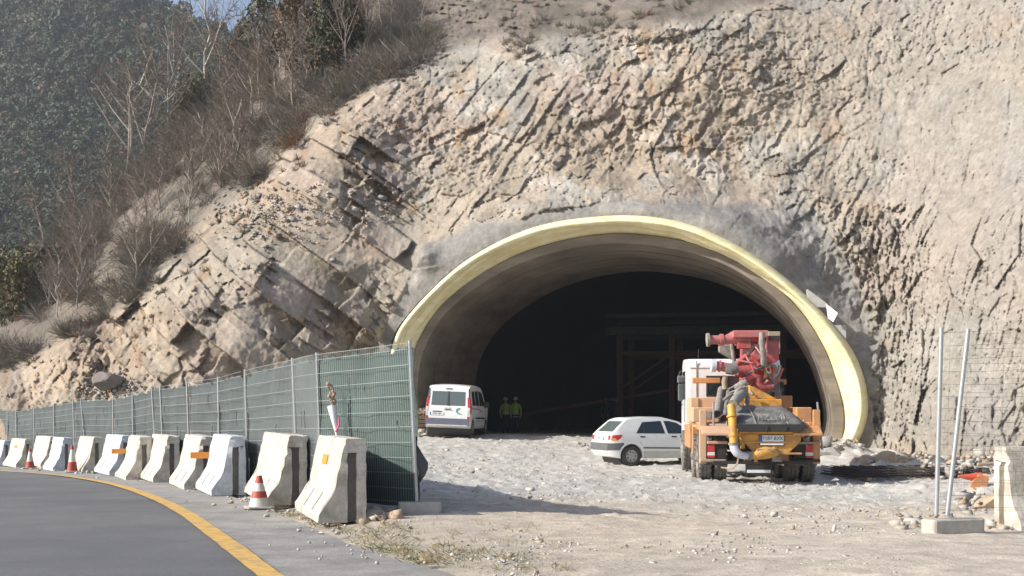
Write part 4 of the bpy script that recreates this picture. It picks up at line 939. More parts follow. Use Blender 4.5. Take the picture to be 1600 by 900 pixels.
# hopper
H = [(-.42,1.02),(.80,1.02),(.78,.86),(.52,.60),(-.12,.60),(-.36,.86)]
part('hopper', m_ye, MB().prism(H, .02, .95), .02)
part('hopper_rim', m_ye, MB().bx(-.47,.84,-.06,.02,1.02,1.10).bx(-.47,-.41,-.06,.95,.96,1.10).bx(.78,.84,-.06,.95,.96,1.10), .018)
part('hopper_brace', m_or, MB().bx(-.36,.58,-.02,.02,.825,.865).bx(.42,.80,-.0,.02,.60,.64).prism([(-.30,.63),(.58,.60),(.58,.42),(-.3,.42)], .3,.5), .008)
# black rubber hopper cover
V=[]; nu, nv = 14, 10
for a in range(nu+1):
    for b_ in range(nv+1):
        u, v = a/nu, b_/nv; x = -.50+1.34*u + (.06*v if u<.5 else -.10*v)*abs(u-.5)*2
        yy = -.10+.95*v; z = 1.16+.42*math.sin(v*1.45)**.8 - .06*(2*u-1)**4*v - .18*max(0,(u-.72)/.28)**2*v + .012*math.sin(u*9+v*6)
        V.append((x, yy, z))
F=[(a*(nv+1)+b_, (a+1)*(nv+1)+b_, (a+1)*(nv+1)+b_+1, a*(nv+1)+b_+1) for a in range(nu) for b_ in range(nv)]
cov = nmesh('hopper_cover', np.array(V), F, m_rub, tk, smooth=True); md = cov.modifiers.new('s','SOLIDIFY'); md.thickness = .03; md.offset = -1
part('cover_lip', m_blk, MB().prism([(-.46,1.06),(.78,1.06),(.84,1.21),(-.51,1.21)], -.15, -.105), .012)
part('cover_seam', m_gr, MB().tube([(-.13,-.12,1.215),(-.16,.2,1.42),(-.20,.7,1.56)], .008, 5).tube([(.52,-.12,1.2),(.46,.2,1.40),(.36,.7,1.53)], .008, 5))
m_mudl = mat('faded_print', (.33,.32,.30), .8, col2=(.14,.135,.13), nscale=7, thr=(.42,.60))
text('RZEMI', .20, m_mudl, cov, Matrix.Translation((.19,.005,1.345)) @ Matrix.Rotation(R(52),4,'X'), 'faded_lettering')
part('rubber_clip', m_blk, MB().tube([(.08,-.16,1.08),(.10,-.165,1.17),(.12,-.16,1.08)], .010, 5).tube([(.45,-.16,1.08),(.47,-.165,1.17),(.49,-.16,1.08)], .010, 5))
plate(tk, Matrix.Translation((.20,-.005,.92)) @ Matrix.Rotation(R(90),4,'X'), .47, .13, '7187 BXK', .10)
part('plate_frame', m_blk, MB().bx(-.045,.445,-.012,.0,.775,.99)); part('lower_sign', m_plate, MB().bx(-.03,.43,-.02,-.012,.79,.845)); 
pl_ = part('reflective_strip', m_plate, MB().bx(-.27,.20,.15,.17,.225,.285)); part('strip_bracket', m_blk, MB().bx(-.3,.23,.17,.2,.2,.62).bx(-.95,.95,.16,.24,.40,.46))
# delivery pipes
P = lambda u, v, y: qz(u, v, y)
part('delivery_pipe', m_ye, MB().tube([P(342,445,.15),P(348,520,.0),P(352,580,-.08),P(355,645,-.12)], .085, 14).tube([P(345,500,.02),P(345.5,508,.01)], .105, 14).tube([P(352,598,-.09),P(352.5,606,-.09)], .105, 14), smooth=40)
part('delivery_pipe', m_ye, MB().tube([P(392,560,.2),P(396,620,.1),P(402,670,.05)], .05, 10), smooth=40)
part('pipe_elbow', m_pipew, MB().tube([P(354,648,-.12),P(358,672,-.14),P(372,694,-.15),P(396,706,-.12),P(425,710,-.05)], .082, 14, radii=[.085,.088,.085,.075,.065]), smooth=40)
part('pipe_clamp', m_gr, MB().tube([P(353,638,-.12),P(354,650,-.12)], .105, 14).tube([P(425,708,-.05),P(440,709,0)], .09, 14), smooth=40)
part('valve_casting', m_ye, MB().tube([P(445,712,.0),P(480,700,-.02),P(520,692,-.02),P(580,690,.05)], .1, 14, radii=[.06,.11,.13,.09]).tube([P(470,705,-.02),P(470,740,-.02)], .035, 8).tube([P(500,680,-.06),P(570,672,-.06)], .045, 10), smooth=40)
part('valve_crust', m_gr, MB().box(P(520,677,-.09), (.34,.05,.05)).box(P(430,690,-.05), (.2,.04,.03)).box(P(580,725,.02),(.2,.1,.1)), .01)
part('hose', m_mud, MB().tube([P(380,715,-.1),P(375,745,-.1),P(355,770,-.05),P(330,775,.1),P(290,768,.2)], .018, 6), smooth=50)
for (u,v,yl) in ((268,492,.7),(305,515,.6)):
    a = P(u,v,yl); b_ = a+Vector((.30,2.2,.55)); pp = MB(); pp.lathe([(.072,0),(.085,0),(.085,.04)], 18, axis='Y', c=(0,0,0), cap=False)
    part('spare_pipe', m_gr, MB().tube([a, b_], .078, 16, cap=False).tube([a+Vector((0,.002,0)), a+Vector((.01,.05,.01))], .092, 16, cap=False), smooth=40)
    part('pipe_mouth', m_blk, MB().tube([a+Vector((.003,.03,.005)), a+Vector((.006,.06,.01))], .073, 14))
# side machinery right
part('control_block', m_gr, MB().bx(.86,1.0,.25,.5,.82,1.12).tube([(.9,.2,1.2),(1.02,.2,1.0),(.9,.22,.9)], .03, 8).tube([(.95,.3,.75),(.86,.3,.95),(.9,.35,1.3)], .02, 6), .01)
part('side_shelf', m_mud, MB().bx(.80,1.22,.2,.34,.82,.845))
# turret and boom
part('turret', m_ye, MB().prism([(-.30,1.45),(.62,1.45),(.62,1.72),(-.30,1.72)], 1.5, 2.6).prism([(-.05,1.72),(-.05,2.02),(.08,1.98),(.55,1.72)], 1.7, 2.2), .015)
part('turret_ring', m_blk, MB().lathe([(.5,1.30),(.52,1.46),(.3,1.47)], 24, c=(.12,2.1,0)), smooth=40)
part('turret_arm', m_or, MB().bx(-.35,.75,2.6,3.3,.95,1.75), .02)
yb = 2.4
def pt(name, m, pts, r, y=yb, n=12, radii=None):
    if m is m_rd and r < .09: r *= .8
    return part(name, m, MB().tube([P(*(p if len(p) == 3 else (*p, y))) for p in pts], r, n, radii=radii), smooth=40)
bx_ = MB(); a = P(345,95,yb); b2_ = P(530,57,yb); bx_.bx(a.x, b2_.x, 2.2, 5.6, b2_.z-.28+.12, b2_.z); part('boom_section', m_rdp, bx_, .02)
a = P(530,62,yb-.25); b2_ = P(592,225,yb-.25); bb = part('boom_section', m_rd, MB().prism([(a.x,a.z-.10),(b2_.x,a.z-.10),(b2_.x-.02,b2_.z+.06),(b2_.x-.12,b2_.z),(a.x-.02,b2_.z+.02),(a.x-.06,b2_.z+.30)], 2.1, 5.4), .015)
part('boom_head_plate', m_mud, MB().bx(a.x, b2_.x, 2.05, 2.5, a.z-.10, a.z), .01); part('boom_gap', m_blk, MB().bx(a.x+.02, b2_.x-.02, 2.04, 2.06, a.z-.19, a.z-.11))
part('boom_edge', m_gr, MB().bx(b2_.x-.025, b2_.x, 2.07,2.1, b2_.z+.2, a.z-.10).bx(a.x-.03, a.x, 2.07,2.1, a.z-.45, a.z-.0))
part('boom_section', m_rd, MB().bx(P(470,0,3).x, P(540,0,3).x, 3.0, 6.2, P(0,230,3).z, P(0,110,3).z), .02)
part('boom_section', m_rd, MB().bx(P(440,0,3).x, P(520,0,3).x, 3.0, 5.9, P(0,330,3).z, P(0,270,3).z), .02)
for k_, (u0,v0,u1,v1) in enumerate(((380,210,505,265),(395,300,540,235),(420,190,470,330),(505,250,560,330),(360,262,440,300),(450,340,540,300),(470,140,500,230))): part('hydraulic_hose', m_rub if k_ % 2 else m_rdp, MB().tube([P(u0,v0,2.15),P((u0+u1)/2+8,(v0+v1)/2-12,2.0),P(u1,v1,2.15)], .022, 6), smooth=50)
pt('boom_pipe', m_rdp, [(222,103),(300,103),(380,100),(430,98)], .10); pt('boom_pipe', m_rd, [(430,98),(500,97),(520,100)], .10)
pt('pipe_flange', m_gr, [(214,104),(228,103)], .15, n=16); pt('pipe_flange', m_rdp, [(282,103),(300,103)], .128, n=16); pt('pipe_flange', m_gr, [(422,99),(434,98)], .135, n=16)
pt('flange_bolt', m_gr, [(226,118),(234,130)], .03, n=6); pt('flange_bolt', m_gr, [(290,120),(302,131)], .03, n=6)
pt('grey_hose', m_gr, [(502,68,2.0),(500,120,1.95),(508,170,1.9),(512,232,2.0)], .062)
part('boom_bracket', m_rd, MB().box(P(408,134,yb), (.30,.25,.14)), .015)
pt('pipe_elbow', m_gr, [(425,178),(448,142),(478,134),(488,165)], .085); pt('grey_pipe', m_gr, [(345,120,2.8),(355,200,2.8),(360,240,2.8)], .05)
part('boom_counterplate', m_gr, MB().prism([(P(280,0,3.2).x,P(0,135,3.2).z),(P(350,0,3.2).x,P(0,128,3.2).z),(P(350,0,3.2).x,P(0,205,3.2).z),(P(282,0,3.2).x,P(0,165,3.2).z)], 3.2, 3.5), .01)
pt('boom_pipe', m_rd, [(352,245),(395,210),(432,178)], .085)
pt('pipe_flange', m_pipew, [(238,237,2.0),(262,238,2.0)], .14, 2.0, 16); pt('boom_pipe', m_rdp, [(262,238,2.0),(300,244,2.0),(328,250,2.0)], .105); pt('pipe_flange', m_rdp, [(278,240,2.0),(286,241,2.0)], .13, n=16)
pt('rubber_end', m_rub, [(318,256,1.95),(345,256,1.9),(375,246,1.9)], .13, radii=[.11,.135,.12])
pt('hydraulic_hose', m_rd, [(390,238),(430,215),(480,228),(520,238)], .045); pt('hydraulic_hose', m_rd, [(360,285),(400,292),(455,284),(490,286)], .05); pt('hydraulic_hose', m_rd, [(400,262),(440,248),(500,262),(540,262)], .06)
pt('boom_pipe', m_rd, [(375,352,2.0),(420,318,1.95),(455,292,1.95),(485,300,1.95),(482,330,1.95),(505,352,1.95),(560,350,2.0)], .085)
pt('boom_pipe', m_gr, [(365,358,1.95),(395,338,1.9),(420,320,1.9)], .088); pt('boom_pipe', m_rd, [(470,195,2.3),(490,235,2.3),(470,262,2.2)], .07); pt('boom_pipe', m_rdp, [(455,170,2.2),(470,185,2.2),(488,195,2.2)], .08)
pt('cylinder', m_rd, [(560,245,2.2),(545,300,2.2),(520,352,2.2)], .075); pt('cylinder_rod', m_steel, [(596,236,2.3),(585,275,2.3),(560,300,2.3)], .035); pt('hydraulic_hose', m_rdp, [(610,250,2.4),(590,300,2.4),(575,330,2.4)], .03)
part('boom_post', m_or, MB().bx(P(512,0,2.2).x,P(524,0,2.2).x,2.1,2.2,P(0,300,2.2).z,P(0,245,2.2).z).bx(P(538,0,2.2).x,P(546,0,2.2).x,2.1,2.2,P(0,290,2.2).z,P(0,240,2.2).z).bx(P(500,0,2.2).x,P(546,0,2.2).x,2.1,2.2,P(0,252,2.2).z,P(0,244,2.2).z))
part('boom_joint', m_rd, MB().lathe([(.14,-.25),(.14,.25)], 18, c=tuple(P(490,330,2.6)), axis='X').lathe([(.17,-.2),(.17,.2)], 18, c=tuple(P(460,220,2.9)), axis='X').lathe([(.12,-.3),(.12,.3)], 18, c=tuple(P(450,262,2.4)), axis='X'), smooth=40)
pt('beige_hose', m_mud, [(312,290,2),(306,320,2),(310,360,2)], .06); pt('grey_hose', m_gr, [(325,362,1.9),(360,345,1.9),(400,352,1.8),(440,345,1.8)], .022); pt('grey_hose', m_gr, [(330,385,1.9),(350,372,1.9),(395,362,1.8),(415,345,1.8)], .025); pt('grey_hose', m_gr, [(435,345,1.8),(440,370,1.7),(455,390,1.6)], .022); pt('grey_hose', m_gr, [(300,420,1.5),(330,395,1.5),(360,385,1.6),(385,370,1.7)], .03)
pt('grey_hose', m_blk, [(330,440,1.0),(345,410,1.2),(375,395,1.4)], .05)
rg_ = MB(); c_ = P(395,408,1.3)
rg_.tube([c_+Vector((.13*math.cos(a), .05*math.sin(a*2), .20*math.sin(a))) for a in [k*math.pi/8 for k in range(17)]], .05, 8); part('hose_coil', m_gr, rg_, smooth=50)
pt('pipe_elbow', m_gr, [(350,440,.3),(365,415,.5),(385,400,.9),(400,385,1.3)], .10)
# beams of the front outriggers across the back of the cab
part('outrigger_beam', m_or, MB().bx(P(155,0,4).x,P(302,0,4).x,4.75,5.0,P(0,328,4.6).z,P(0,300,4.6).z), .012)
part('outrigger_beam', m_or, MB().bx(P(575,0,4).x,P(652,0,4).x,4.75,5.0,P(0,336,4.6).z,P(0,308,4.6).z), .012)
part('air_filter', m_gr, MB().lathe([(.05,1.55),(.22,1.6),(.24,2.35),(.15,2.55),(.05,2.58)], 18, c=(.78,4.6,0)), smooth=40)
part('grey_cabinet', m_gr, MB().bx(.60,1.0,4.2,4.6,1.5,1.95), .02); part('rear_post', m_blk, MB().bx(1.0,1.08,4.4,4.5,1.0,2.15).bx(.66,.74,3.5,3.6,1.3,1.9), .005)
# ------------------------------------------------------------------ people
m_skin = mat('skin', (.42,.27,.20), .6); m_navy = mat('navy_cloth', (.025,.035,.07), .85); m_hiv = mat('hi_vis_yellow', (.50,.72,.06), .6); m_hivd = mat('hi_vis_dull', (.50,.55,.16), .7); m_refl = mat('reflective_tape', (.72,.74,.74), .4); m_helm = mat('white_helmet', (.75,.74,.68), .4); m_boot = mat('boot', (.05,.04,.03), .8); m_bluec = mat('blue_overall', (.06,.13,.17), .8)
def person(loc, rz, lab, top, trou, helm, armL=(.05,.0), armR=(.05,.0), step=.06, H=1.75, vest=True, grp='workers inside the tunnel'):
    t = empty('person', loc, rz, lab, 'person', grp); k = H/1.75
    J = [((0,0,.96),.13,.10),((0,0,1.12),.135,.095),((0,.01,1.30),.165,.11),((0,0,1.44),.12,.085),((0,0,1.52),.052,.052),((0,.0,1.60),.075,.09),((0,.01,1.69),.078,.095)]
    E = [(i,i+1) for i in range(6)]
    for s, arm in ((-1,armL),(1,armR)):
        b = len(J); J += [((s*.19,0,1.40),.062,.062),((s*(.235+arm[0]),.02+arm[1]*.4,1.13),.045,.045),((s*(.22+arm[0]*.6),.06+arm[1],.90+abs(arm[1])*.5),.034,.034),((s*(.215+arm[0]*.4),.08+arm[1]*1.25,.83+abs(arm[1])*.55),.030,.042)]
        E += [(3,b),(b,b+1),(b+1,b+2),(b+2,b+3)]
        for f in range(4):     # fingers
            n_ = len(J); J += [((s*(.215+arm[0]*.4)-.024+.016*f, .09+arm[1]*1.3, .785+abs(arm[1])*.55),.009,.009),((s*(.215+arm[0]*.4)-.026+.018*f,.10+arm[1]*1.3,.745+abs(arm[1])*.55+.006*abs(f-1)),.008,.008)]; E += [(b+3,n_),(n_,n_+1)]
        n_ = len(J); J += [((s*(.215+arm[0]*.4-.045),.115+arm[1]*1.25,.80+abs(arm[1])*.55),.009,.009)]; E += [(b+3,n_)]
        b = len(J); J += [((s*.095,0,.90),.095,.10),((s*.11,s*step,.50),.062,.065),((s*.12,-.03+s*step*1.6,.10),.042,.045),((s*.13,.12+s*step*1.6,.04),.045,.035)]
        E += [(0,b),(b,b+1),(b+1,b+2),(b+2,b+3)]
    me = bpy.data.meshes.new('b'); me.from_pydata([Vector(j[0])*k for j in J], E, []); o = bpy.data.objects.new('b', me); COL.objects.link(o)
    o.modifiers.new('s', 'SKIN')
    bpy.context.view_layer.objects.active = o
    lay = me.skin_vertices[0] if me.skin_vertices else None
    for i, j in enumerate(J): lay.data[i].radius = (j[1]*k, j[2]*k)
    lay.data[0].use_root = True
    sb = o.modifiers.new('u', 'SUBSURF'); sb.levels = 1; sb.render_levels = 1
    dg = bpy.context.evaluated_depsgraph_get(); m2 = bpy.data.meshes.new_from_object(o.evaluated_get(dg)); bpy.data.objects.remove(o)
    for m in (m_skin, top, trou, m_boot): m2.materials.append(m)
    for p in m2.polygons:
        z = p.center.z/k; x = abs(p.center.x)/k
        p.material_index = 0 if (z > 1.50 or (x > .17 and z < .88+.0 and z > .6)) else (1 if z > .93 or x > .19 and z > .86 else (3 if z < .11 else 2)); p.use_smooth = True
    m2.name = 'person_body'; link(bpy.data.objects.new('person_body', m2), t)
    MB().lathe([(.135,1.665*k),(.118,1.672*k),(.112,1.73*k),(.085,1.79*k),(.03,1.815*k),(0,1.817*k)], 18, c=(0,.01,0), cap=False).build('helmet', helm, t, smooth=60)
    MB().box((0,.105,1.615*k),(.022,.035,.035)).build('nose', m_skin, t, bevel=.006)
    MB().box((-.033,.098,1.645*k),(.022,.01,.012)).box((.033,.098,1.645*k),(.022,.01,.012)).box((0,.098,1.575*k),(.045,.008,.009)).build('eyes_and_mouth', m_boot, t)
    if vest:
        MB().tube([(0,0,.93*k),(0,0,1.10*k),(0,.005,1.28*k),(0,0,1.41*k)], .2, 16, radii=[.165,.165,.185,.145]).build('vest', top, t, smooth=60)
        MB().tube([(0,0,1.02*k),(0,0,1.07*k)], .178, 16).build('reflective_band', m_refl, t, smooth=60)
    return t
person(tuple(on(790, 61)), R(190), 'worker in dull yellow jacket, left of the two standing together in the tunnel', m_hivd, m_navy, m_hivd, armL=(.08,.0), H=1.72)
person(tuple(on(805.5, 61.5)), R(175), 'worker in bright yellow vest and white helmet with a pale band on the trousers', m_hiv, m_navy, m_helm, armR=(.03,.12))
person(tuple(on(947, 70)), R(150), 'worker in blue overalls left of the pair behind the small car', m_bluec, m_bluec, m_helm, vest=False, armL=(.05,.15))
person(tuple(on(963, 71)), R(215), 'worker in blue overalls right of the pair behind the small car', m_bluec, m_navy, m_helm, vest=False, armR=(.05,.2))
for o in [x for x in bpy.data.objects if x.name.startswith('person') and 'pale band' in x.get('label','')]:
    MB().tube([(0,.0,.80),(0,0,.84)], .15, 16).build('trouser_band', m_refl, o, smooth=60)
# ------------------------------------------------------------------ plants on the slope
m_twig = mat('twigs', (.26,.205,.17), .95, vcol=True, noise=.2, nscale=2)
m_bark = mat('bare_bark', (.33,.28,.235), .9, noise=.3, nscale=6); m_barkp = mat('pale_bark', (.50,.46,.40), .9, noise=.25, nscale=6); m_barkd = mat('dark_bark', (.10,.08,.06), .9, noise=.3, nscale=6)
m_fol = mat('foliage', (.07,.09,.04), .75, vcol=True)
def ribbons(A, B, w0, w1, rg_, bend=.12, seg=3):
    """thin tapering crossed strips from A to B (n,3)"""
    n = len(A); d = B-A; L = np.linalg.norm(d, axis=1)[:,None]; t = d/L
    s1 = np.cross(t, rg_.normal(size=(n,3))); s1 /= np.linalg.norm(s1,axis=1)[:,None]; s2 = np.cross(t, s1)
    off_ = rg_.normal(size=(n,3))*L*bend; out = []
    for k in range(seg):
        f0, f1 = k/seg, (k+1)/seg
        P0 = A+d*f0+off_*math.sin(math.pi*f0); P1 = A+d*f1+off_*math.sin(math.pi*f1); a = w0*(1-f0)+w1*f0; b = w0*(1-f1)+w1*f1
        for s_ in (s1, s2): out.append(np.stack([P0-s_*a/2, P0+s_*a/2, P1+s_*b/2, P1-s_*b/2], 1))
    return np.concatenate(out, 0).reshape(-1,3)
def bare_tree_mesh(sd, limbs=11, spread=.55, name='crown', fine=7, lean=0):
    """unit height tree: trunk mesh and twig mesh"""
    r_ = np.random.default_rng(sd); tr = MB(); pts = [Vector((0,0,-.05))]
    for k in range(1, 9): pts.append(Vector((.012*k*r_.normal()*.6+lean*k*.05, .012*k*r_.normal()*.6, k/8*.92)))
    tr.tube(pts, 1, 6, radii=[.017*(1-.095*k) for k in range(9)])
    A=[];B=[];W=[]
    for k in range(limbs):
        f = .22+.7*k/limbs+r_.uniform(-.03,.03); i = int(f*8); p = pts[min(i+1,8)] if i < 8 else pts[8]; p = pts[i].lerp(pts[min(i+1,8)], f*8-i)
        a = k*2.4+r_.uniform(-.5,.5); l = spread*(1.05-f)*r_.uniform(.6,1.1)+.08; e = Vector((math.cos(a)*l*.75, math.sin(a)*l*.75, l*r_.uniform(.55,1.1)))
        mid_ = p+e*.5+Vector((0,0,-.02)); tr.tube([p, mid_, p+e], 1, 4, radii=[.008*(1.2-f), .0055*(1.2-f), .002], cap=False)
        for j in range(fine):
            g = r_.uniform(.25,1); s = p+e*g; dv = (e.normalized()*.6+Vector(r_.normal(size=3))*.5+Vector((0,0,.3))).normalized()*l*r_.uniform(.25,.6); A.append(s); B.append(s+dv); W.append(1)
            for m_ in range(4):
                h = r_.uniform(.2,.95); s2 = s+dv*h; d2 = (dv.normalized()*.6+Vector(r_.normal(size=3))*.55).normalized()*l*r_.uniform(.12,.35); A.append(s2); B.append(s2+d2); W.append(.5)
    A = np.array([tuple(x) for x in A]); B = np.array([tuple(x) for x in B])
    return tr, ribbons(A, B, .0048, .0016, r_, .10, 2)
BT = {}
def bare_tree(base, H, variant, lab, grp, bark, tw=(.27,.215,.18), lean=0, wide=1, rz=0):
    key = (variant, bark.name)
    if key not in BT:
        tr, TW = bare_tree_mesh(variant, limbs=13 if variant%2 else 9, spread=.5+.1*(variant%3), lean=lean)
        t = tr.build('trunk', bark); c = nmesh('crown', TW, quads(TW), m_twig, col=np.tile(tw, (len(TW),1)))
        BT[key] = (t.data, c.data); bpy.data.objects.remove(t); bpy.data.objects.remove(c)
    e = empty('bare_tree', tuple(base), rz, lab, 'tree', grp); e.scale = (H*wide, H*wide, H)
    link(bpy.data.objects.new('trunk', BT[key][0]), e); link(bpy.data.objects.new('crown', BT[key][1]), e)
    return e
def px2h(px, base_py, top_py):
    b = surf(px, base_py); return b, (base_py-top_py)/FPX*b.y
TB = [ # px, base row, top row, variant, label
 (213,450,295,11,'lone bare tree standing on the cut edge above the reflector barriers',m_bark,.75),
 (297,312,185,12,'dark branching bare tree in the middle of the left slope',m_barkd,.9),
 (345,296,190,13,'bare shrub like tree right of the dark branching one',m_bark,.9),
 (66,382,285,14,'bare tree low on the slope above the green bush at the left',m_bark,.8),
 (168,300,200,15,'thin bare tree between the green shrub and the slope debris',m_bark,.8),
 (111,292,225,13,'small bare tree near the far woods at the left',m_bark,.9),
 (262,150,20,11,'pale slender tree before the dark hillside',m_barkp,.6),
 (322,80,-90,12,'tall pale forked tree against the small patch of sky',m_barkp,.7),
 (228,170,70,15,'fan shaped bare poplar scrub tree at the ridge, left of the olive bush',m_barkp,1.1),
 (200,190,85,13,'leftmost pale twiggy tree on the ridge line',m_barkp,1.0),
 (365,150,45,14,'leaning tree whose limb reaches left over the ridge',m_barkd,.9),
 (595,62,-60,14,'straight grey trunk at the top of the slope, left of its twin',m_bark,.5),
 (612,50,-70,15,'straight grey trunk at the top of the slope, right of its twin',m_bark,.5),
 (540,110,-40,11,'bare trunk right of the evergreens near the cliff top',m_bark,.6),
 (575,90,-30,13,'crooked bare tree over the dark brush at the cliff top',m_barkd,.7),
 (660,45,-60,12,'bare tree just above the light upper rock edge',m_bark,.7),
 (700,30,-60,15,'thin bare tree farthest right on the cliff top',m_bark,.6),
 (430,150,10,12,'bare tree in front of the ivy clad evergreens',m_bark,.8),
 (345,120,10,11,'grey bare tree between the pale forked tree and the evergreens',m_bark,.8),
 (480,140,20,15,'bare tree rising behind the dark brush, right of the evergreens',m_bark,.7),
 (250,260,190,14,'low bare tree above the slope debris',m_bark,1.0),
 (400,230,170,13,'low bare tree left of the yellow bag',m_bark,1.1),
 (40,470,395,12,'thin bare tree at the foot of the left slope',m_bark,.8),
 (150,420,340,13,'short bare tree right of the green bush on the left slope',m_bark,1.0),
]
for i, (px, b0, t0, v, lab, bk, wd_) in enumerate(TB):
    b, h = px2h(px, max(b0, float(sil(px))+4), t0); bare_tree((b.x, b.y, b.z-.1), h, v, lab, 'bare trees on the hillside', bk, wide=wd_, rz=i*1.3)
for i in range(38):
    px = rnd.uniform(60, 480) if i < 24 else rnd.uniform(340, 680); s_ = float(sil(px)); c_ = float(np.interp(px, [0,150,200,260,330,400,450,480,520,600,700], [545,500,470,410,330,280,235,200,165,110,60]))
    py = rnd.uniform(s_+5, max(s_+8, c_-15)); b = surf(px, py)
    bare_tree((b.x, b.y, b.z-.1), rnd.uniform(2.0, 3.6)*(b.y/60)**.5*(1.5 if i >= 24 else 1), 11+i%5, 'small leafless sapling standing in the brush of the left slope', 'saplings in the brush', (m_bark, m_barkp, m_bark)[i%3], wide=rnd.uniform(.6,1), rz=i)
def leafy(px, base_py, top_py, widpx, lab, kind, c1, c2, sd, nl=3600, leaf=.07, brown=.15, trunk=True, name='evergreen_tree'):
    b, H = px2h(px, base_py, top_py); r_ = np.random.default_rng(sd); Wd = widpx/FPX*b.y/2
    e = empty(name, (b.x, b.y, b.z-.1), 0, lab, kind, None)
    tr = MB(); tr.tube([(0,0,0),(.05*H*.3,0,H*.3),(0,.02*H,H*.6),(0,0,H*.9)], 1, 7, radii=[.022*H+.02,.018*H,.011*H,.004*H])
    cl = []; k = 15
    for i in range(k):
        f = (.18 if trunk else .08)+.78*i/(k-1); a = i*2.4+r_.uniform(-.6,.6); rad = Wd*(1-abs(f-.5)*1.15)*r_.uniform(.35,.95)
        c = np.array([math.cos(a)*rad, math.sin(a)*rad, f*H]); tr.tube([(0,0,f*H*.75),tuple(c)], 1, 4, radii=[.006*H,.002*H], cap=False); cl.append((c, Wd*r_.uniform(.28,.55)))
    tr.build('trunk', m_barkd, e); VV=[]; CC=[]
    for c, r in cl:
        n_ = nl//k; q_ = leaf_cluster(c, r, n_, leaf, r_, 1.15); VV.append(q_)
        base = np.where(r_.random((n_,1)) < brown, np.array([[.20,.12,.06]]), np.array([c1])*(1-(g:=r_.random((n_,1))))+np.array([c2])*g); CC.append(np.repeat(base*(.7+.6*r_.random((n_,1))), 4, 0))
    VV = np.concatenate(VV); nmesh('crown', VV, quads(VV), m_fol, e, col=np.concatenate(CC)); return e
dk, md_, ol_, br_ = (.035,.052,.028), (.075,.10,.045), (.17,.155,.07), (.19,.13,.08)
leafy(412,122,-40,64,'dark evergreen tree left of the ivy covered trunk','tree',dk,md_,1)
leafy(462,138,-50,74,'evergreen with brown ivy clinging to its trunk','tree',dk,br_,2,brown=.45)
leafy(508,120,-40,58,'dark evergreen right of the ivy covered trunk','tree',dk,md_,3)
leafy(548,95,-30,46,'small dark conifer at the right end of the evergreens','tree',dk,md_,4)
leafy(380,130,35,50,'grey green bushy tree at the left end of the evergreens','tree',(.09,.095,.06),(.15,.13,.09),5,brown=.3)
leafy(303,195,118,66,'olive yellow bush on the slope before the ridge','bush',ol_,md_,6,trunk=False,name='olive_bush',brown=.1)
leafy(165,215,150,80,'dark grey green bush on the ridge at the left','bush',dk,(.10,.11,.065),7,trunk=False,name='ridge_bush')
leafy(108,335,285,55,'dull green rounded bush on the left slope','bush',(.07,.08,.045),ol_,8,trunk=False,name='round_bush',brown=.25)
leafy(25,500,385,80,'green and rust coloured bush at the left picture edge','bush',(.05,.07,.025),(.14,.12,.04),9,trunk=False,name='edge_bush',brown=.22)
leafy(52,265,205,70,'brownish evergreen bush below the dark hillside','bush',(.06,.07,.045),(.12,.10,.06),10,trunk=False,name='brown_bush',brown=.3) if sil(52) < 265 else leafy(70,440,385,70,'brownish evergreen bush below the dark hillside','bush',(.06,.07,.045),(.12,.10,.06),10,trunk=False,name='brown_bush',brown=.3)
leafy(510,118,70,70,'dark thicket under the trees at the cliff top','bush',(.03,.035,.025),(.09,.075,.05),12,trunk=False,name='dark_thicket',brown=.35)
# scrub: countless twigs over the natural slope
rg = np.random.default_rng(11); A=[];B=[];CC=[]
crest_f = lambda px: np.interp(px, [-400,0,60,150,200,260,330,400,450,480,520,580,640,700,800,900,1000,1100,1300], [650,575,545,500,470,410,330,280,235,200,165,130,100,66,55,50,40,32,-40])
cnt = 0
for _ in range(14000):
    px = rg.uniform(-60, 1080); s_ = float(sil(px)); c_ = float(crest_f(px)); py = rg.uniform(s_-2, c_+6) if rg.random() < .9 else c_+rg.exponential(28)
    if c_ < s_ or py < -60: continue
    dn = float(fbm(np.array(px/45), np.array(py/35), 501, 3)); dn += .35*math.exp(-((px-610)/70)**2-((py-80)/40)**2)+.25*(py-s_ < 40)+.2*math.exp(-((px-370)/70)**2-((py-200)/50)**2)
    if dn < -.12+.5*rg.random(): continue
    cnt += 1
    if cnt > 2900: break
    b = surf(px, max(py, s_+2)); r = rg.uniform(.35, 1.1)*(1.5 if py-s_ < 45 else 1)*(b.y/65)**.5; n_ = 34
    if px > 700 or py > c_+6: r *= .35
    if px > 700 and rg.random() < .35: continue
    dirs = rg.normal(size=(n_,3))*np.array([.75,.75,.5])+np.array([0,-.1,.55]); dirs /= np.linalg.norm(dirs,axis=1)[:,None]
    a = np.array([b.x,b.y,b.z-.05])+rg.normal(size=(n_,3))*r*.22*np.array([1,1,.25]); l = r*rg.uniform(.5,1.3,size=(n_,1))
    A.append(a); B.append(a+dirs*l)
    tint = np.array([.235,.21,.19]) if rg.random() < .5 else (np.array([.34,.30,.245]) if rg.random() < .6 else np.array([.19,.175,.11]))
    if rg.random() < .05: tint = np.array([.32,.18,.11])
    CC.append(tint*(.7+.6*rg.random((n_,1))))
    a2 = a+dirs*l*rg.uniform(.3,.7,size=(n_,1)); d2 = dirs+rg.normal(size=(n_,3))*.6; A.append(a2); B.append(a2+d2*l*.45); CC.append(tint*(.7+.6*rg.random((n_,1))))
A = np.concatenate(A); B = np.concatenate(B); CC = np.concatenate(CC)
TW = ribbons(A, B, .022, .008, rg, .14, 1); col_ = np.concatenate([np.repeat(CC,4,0)]*2)
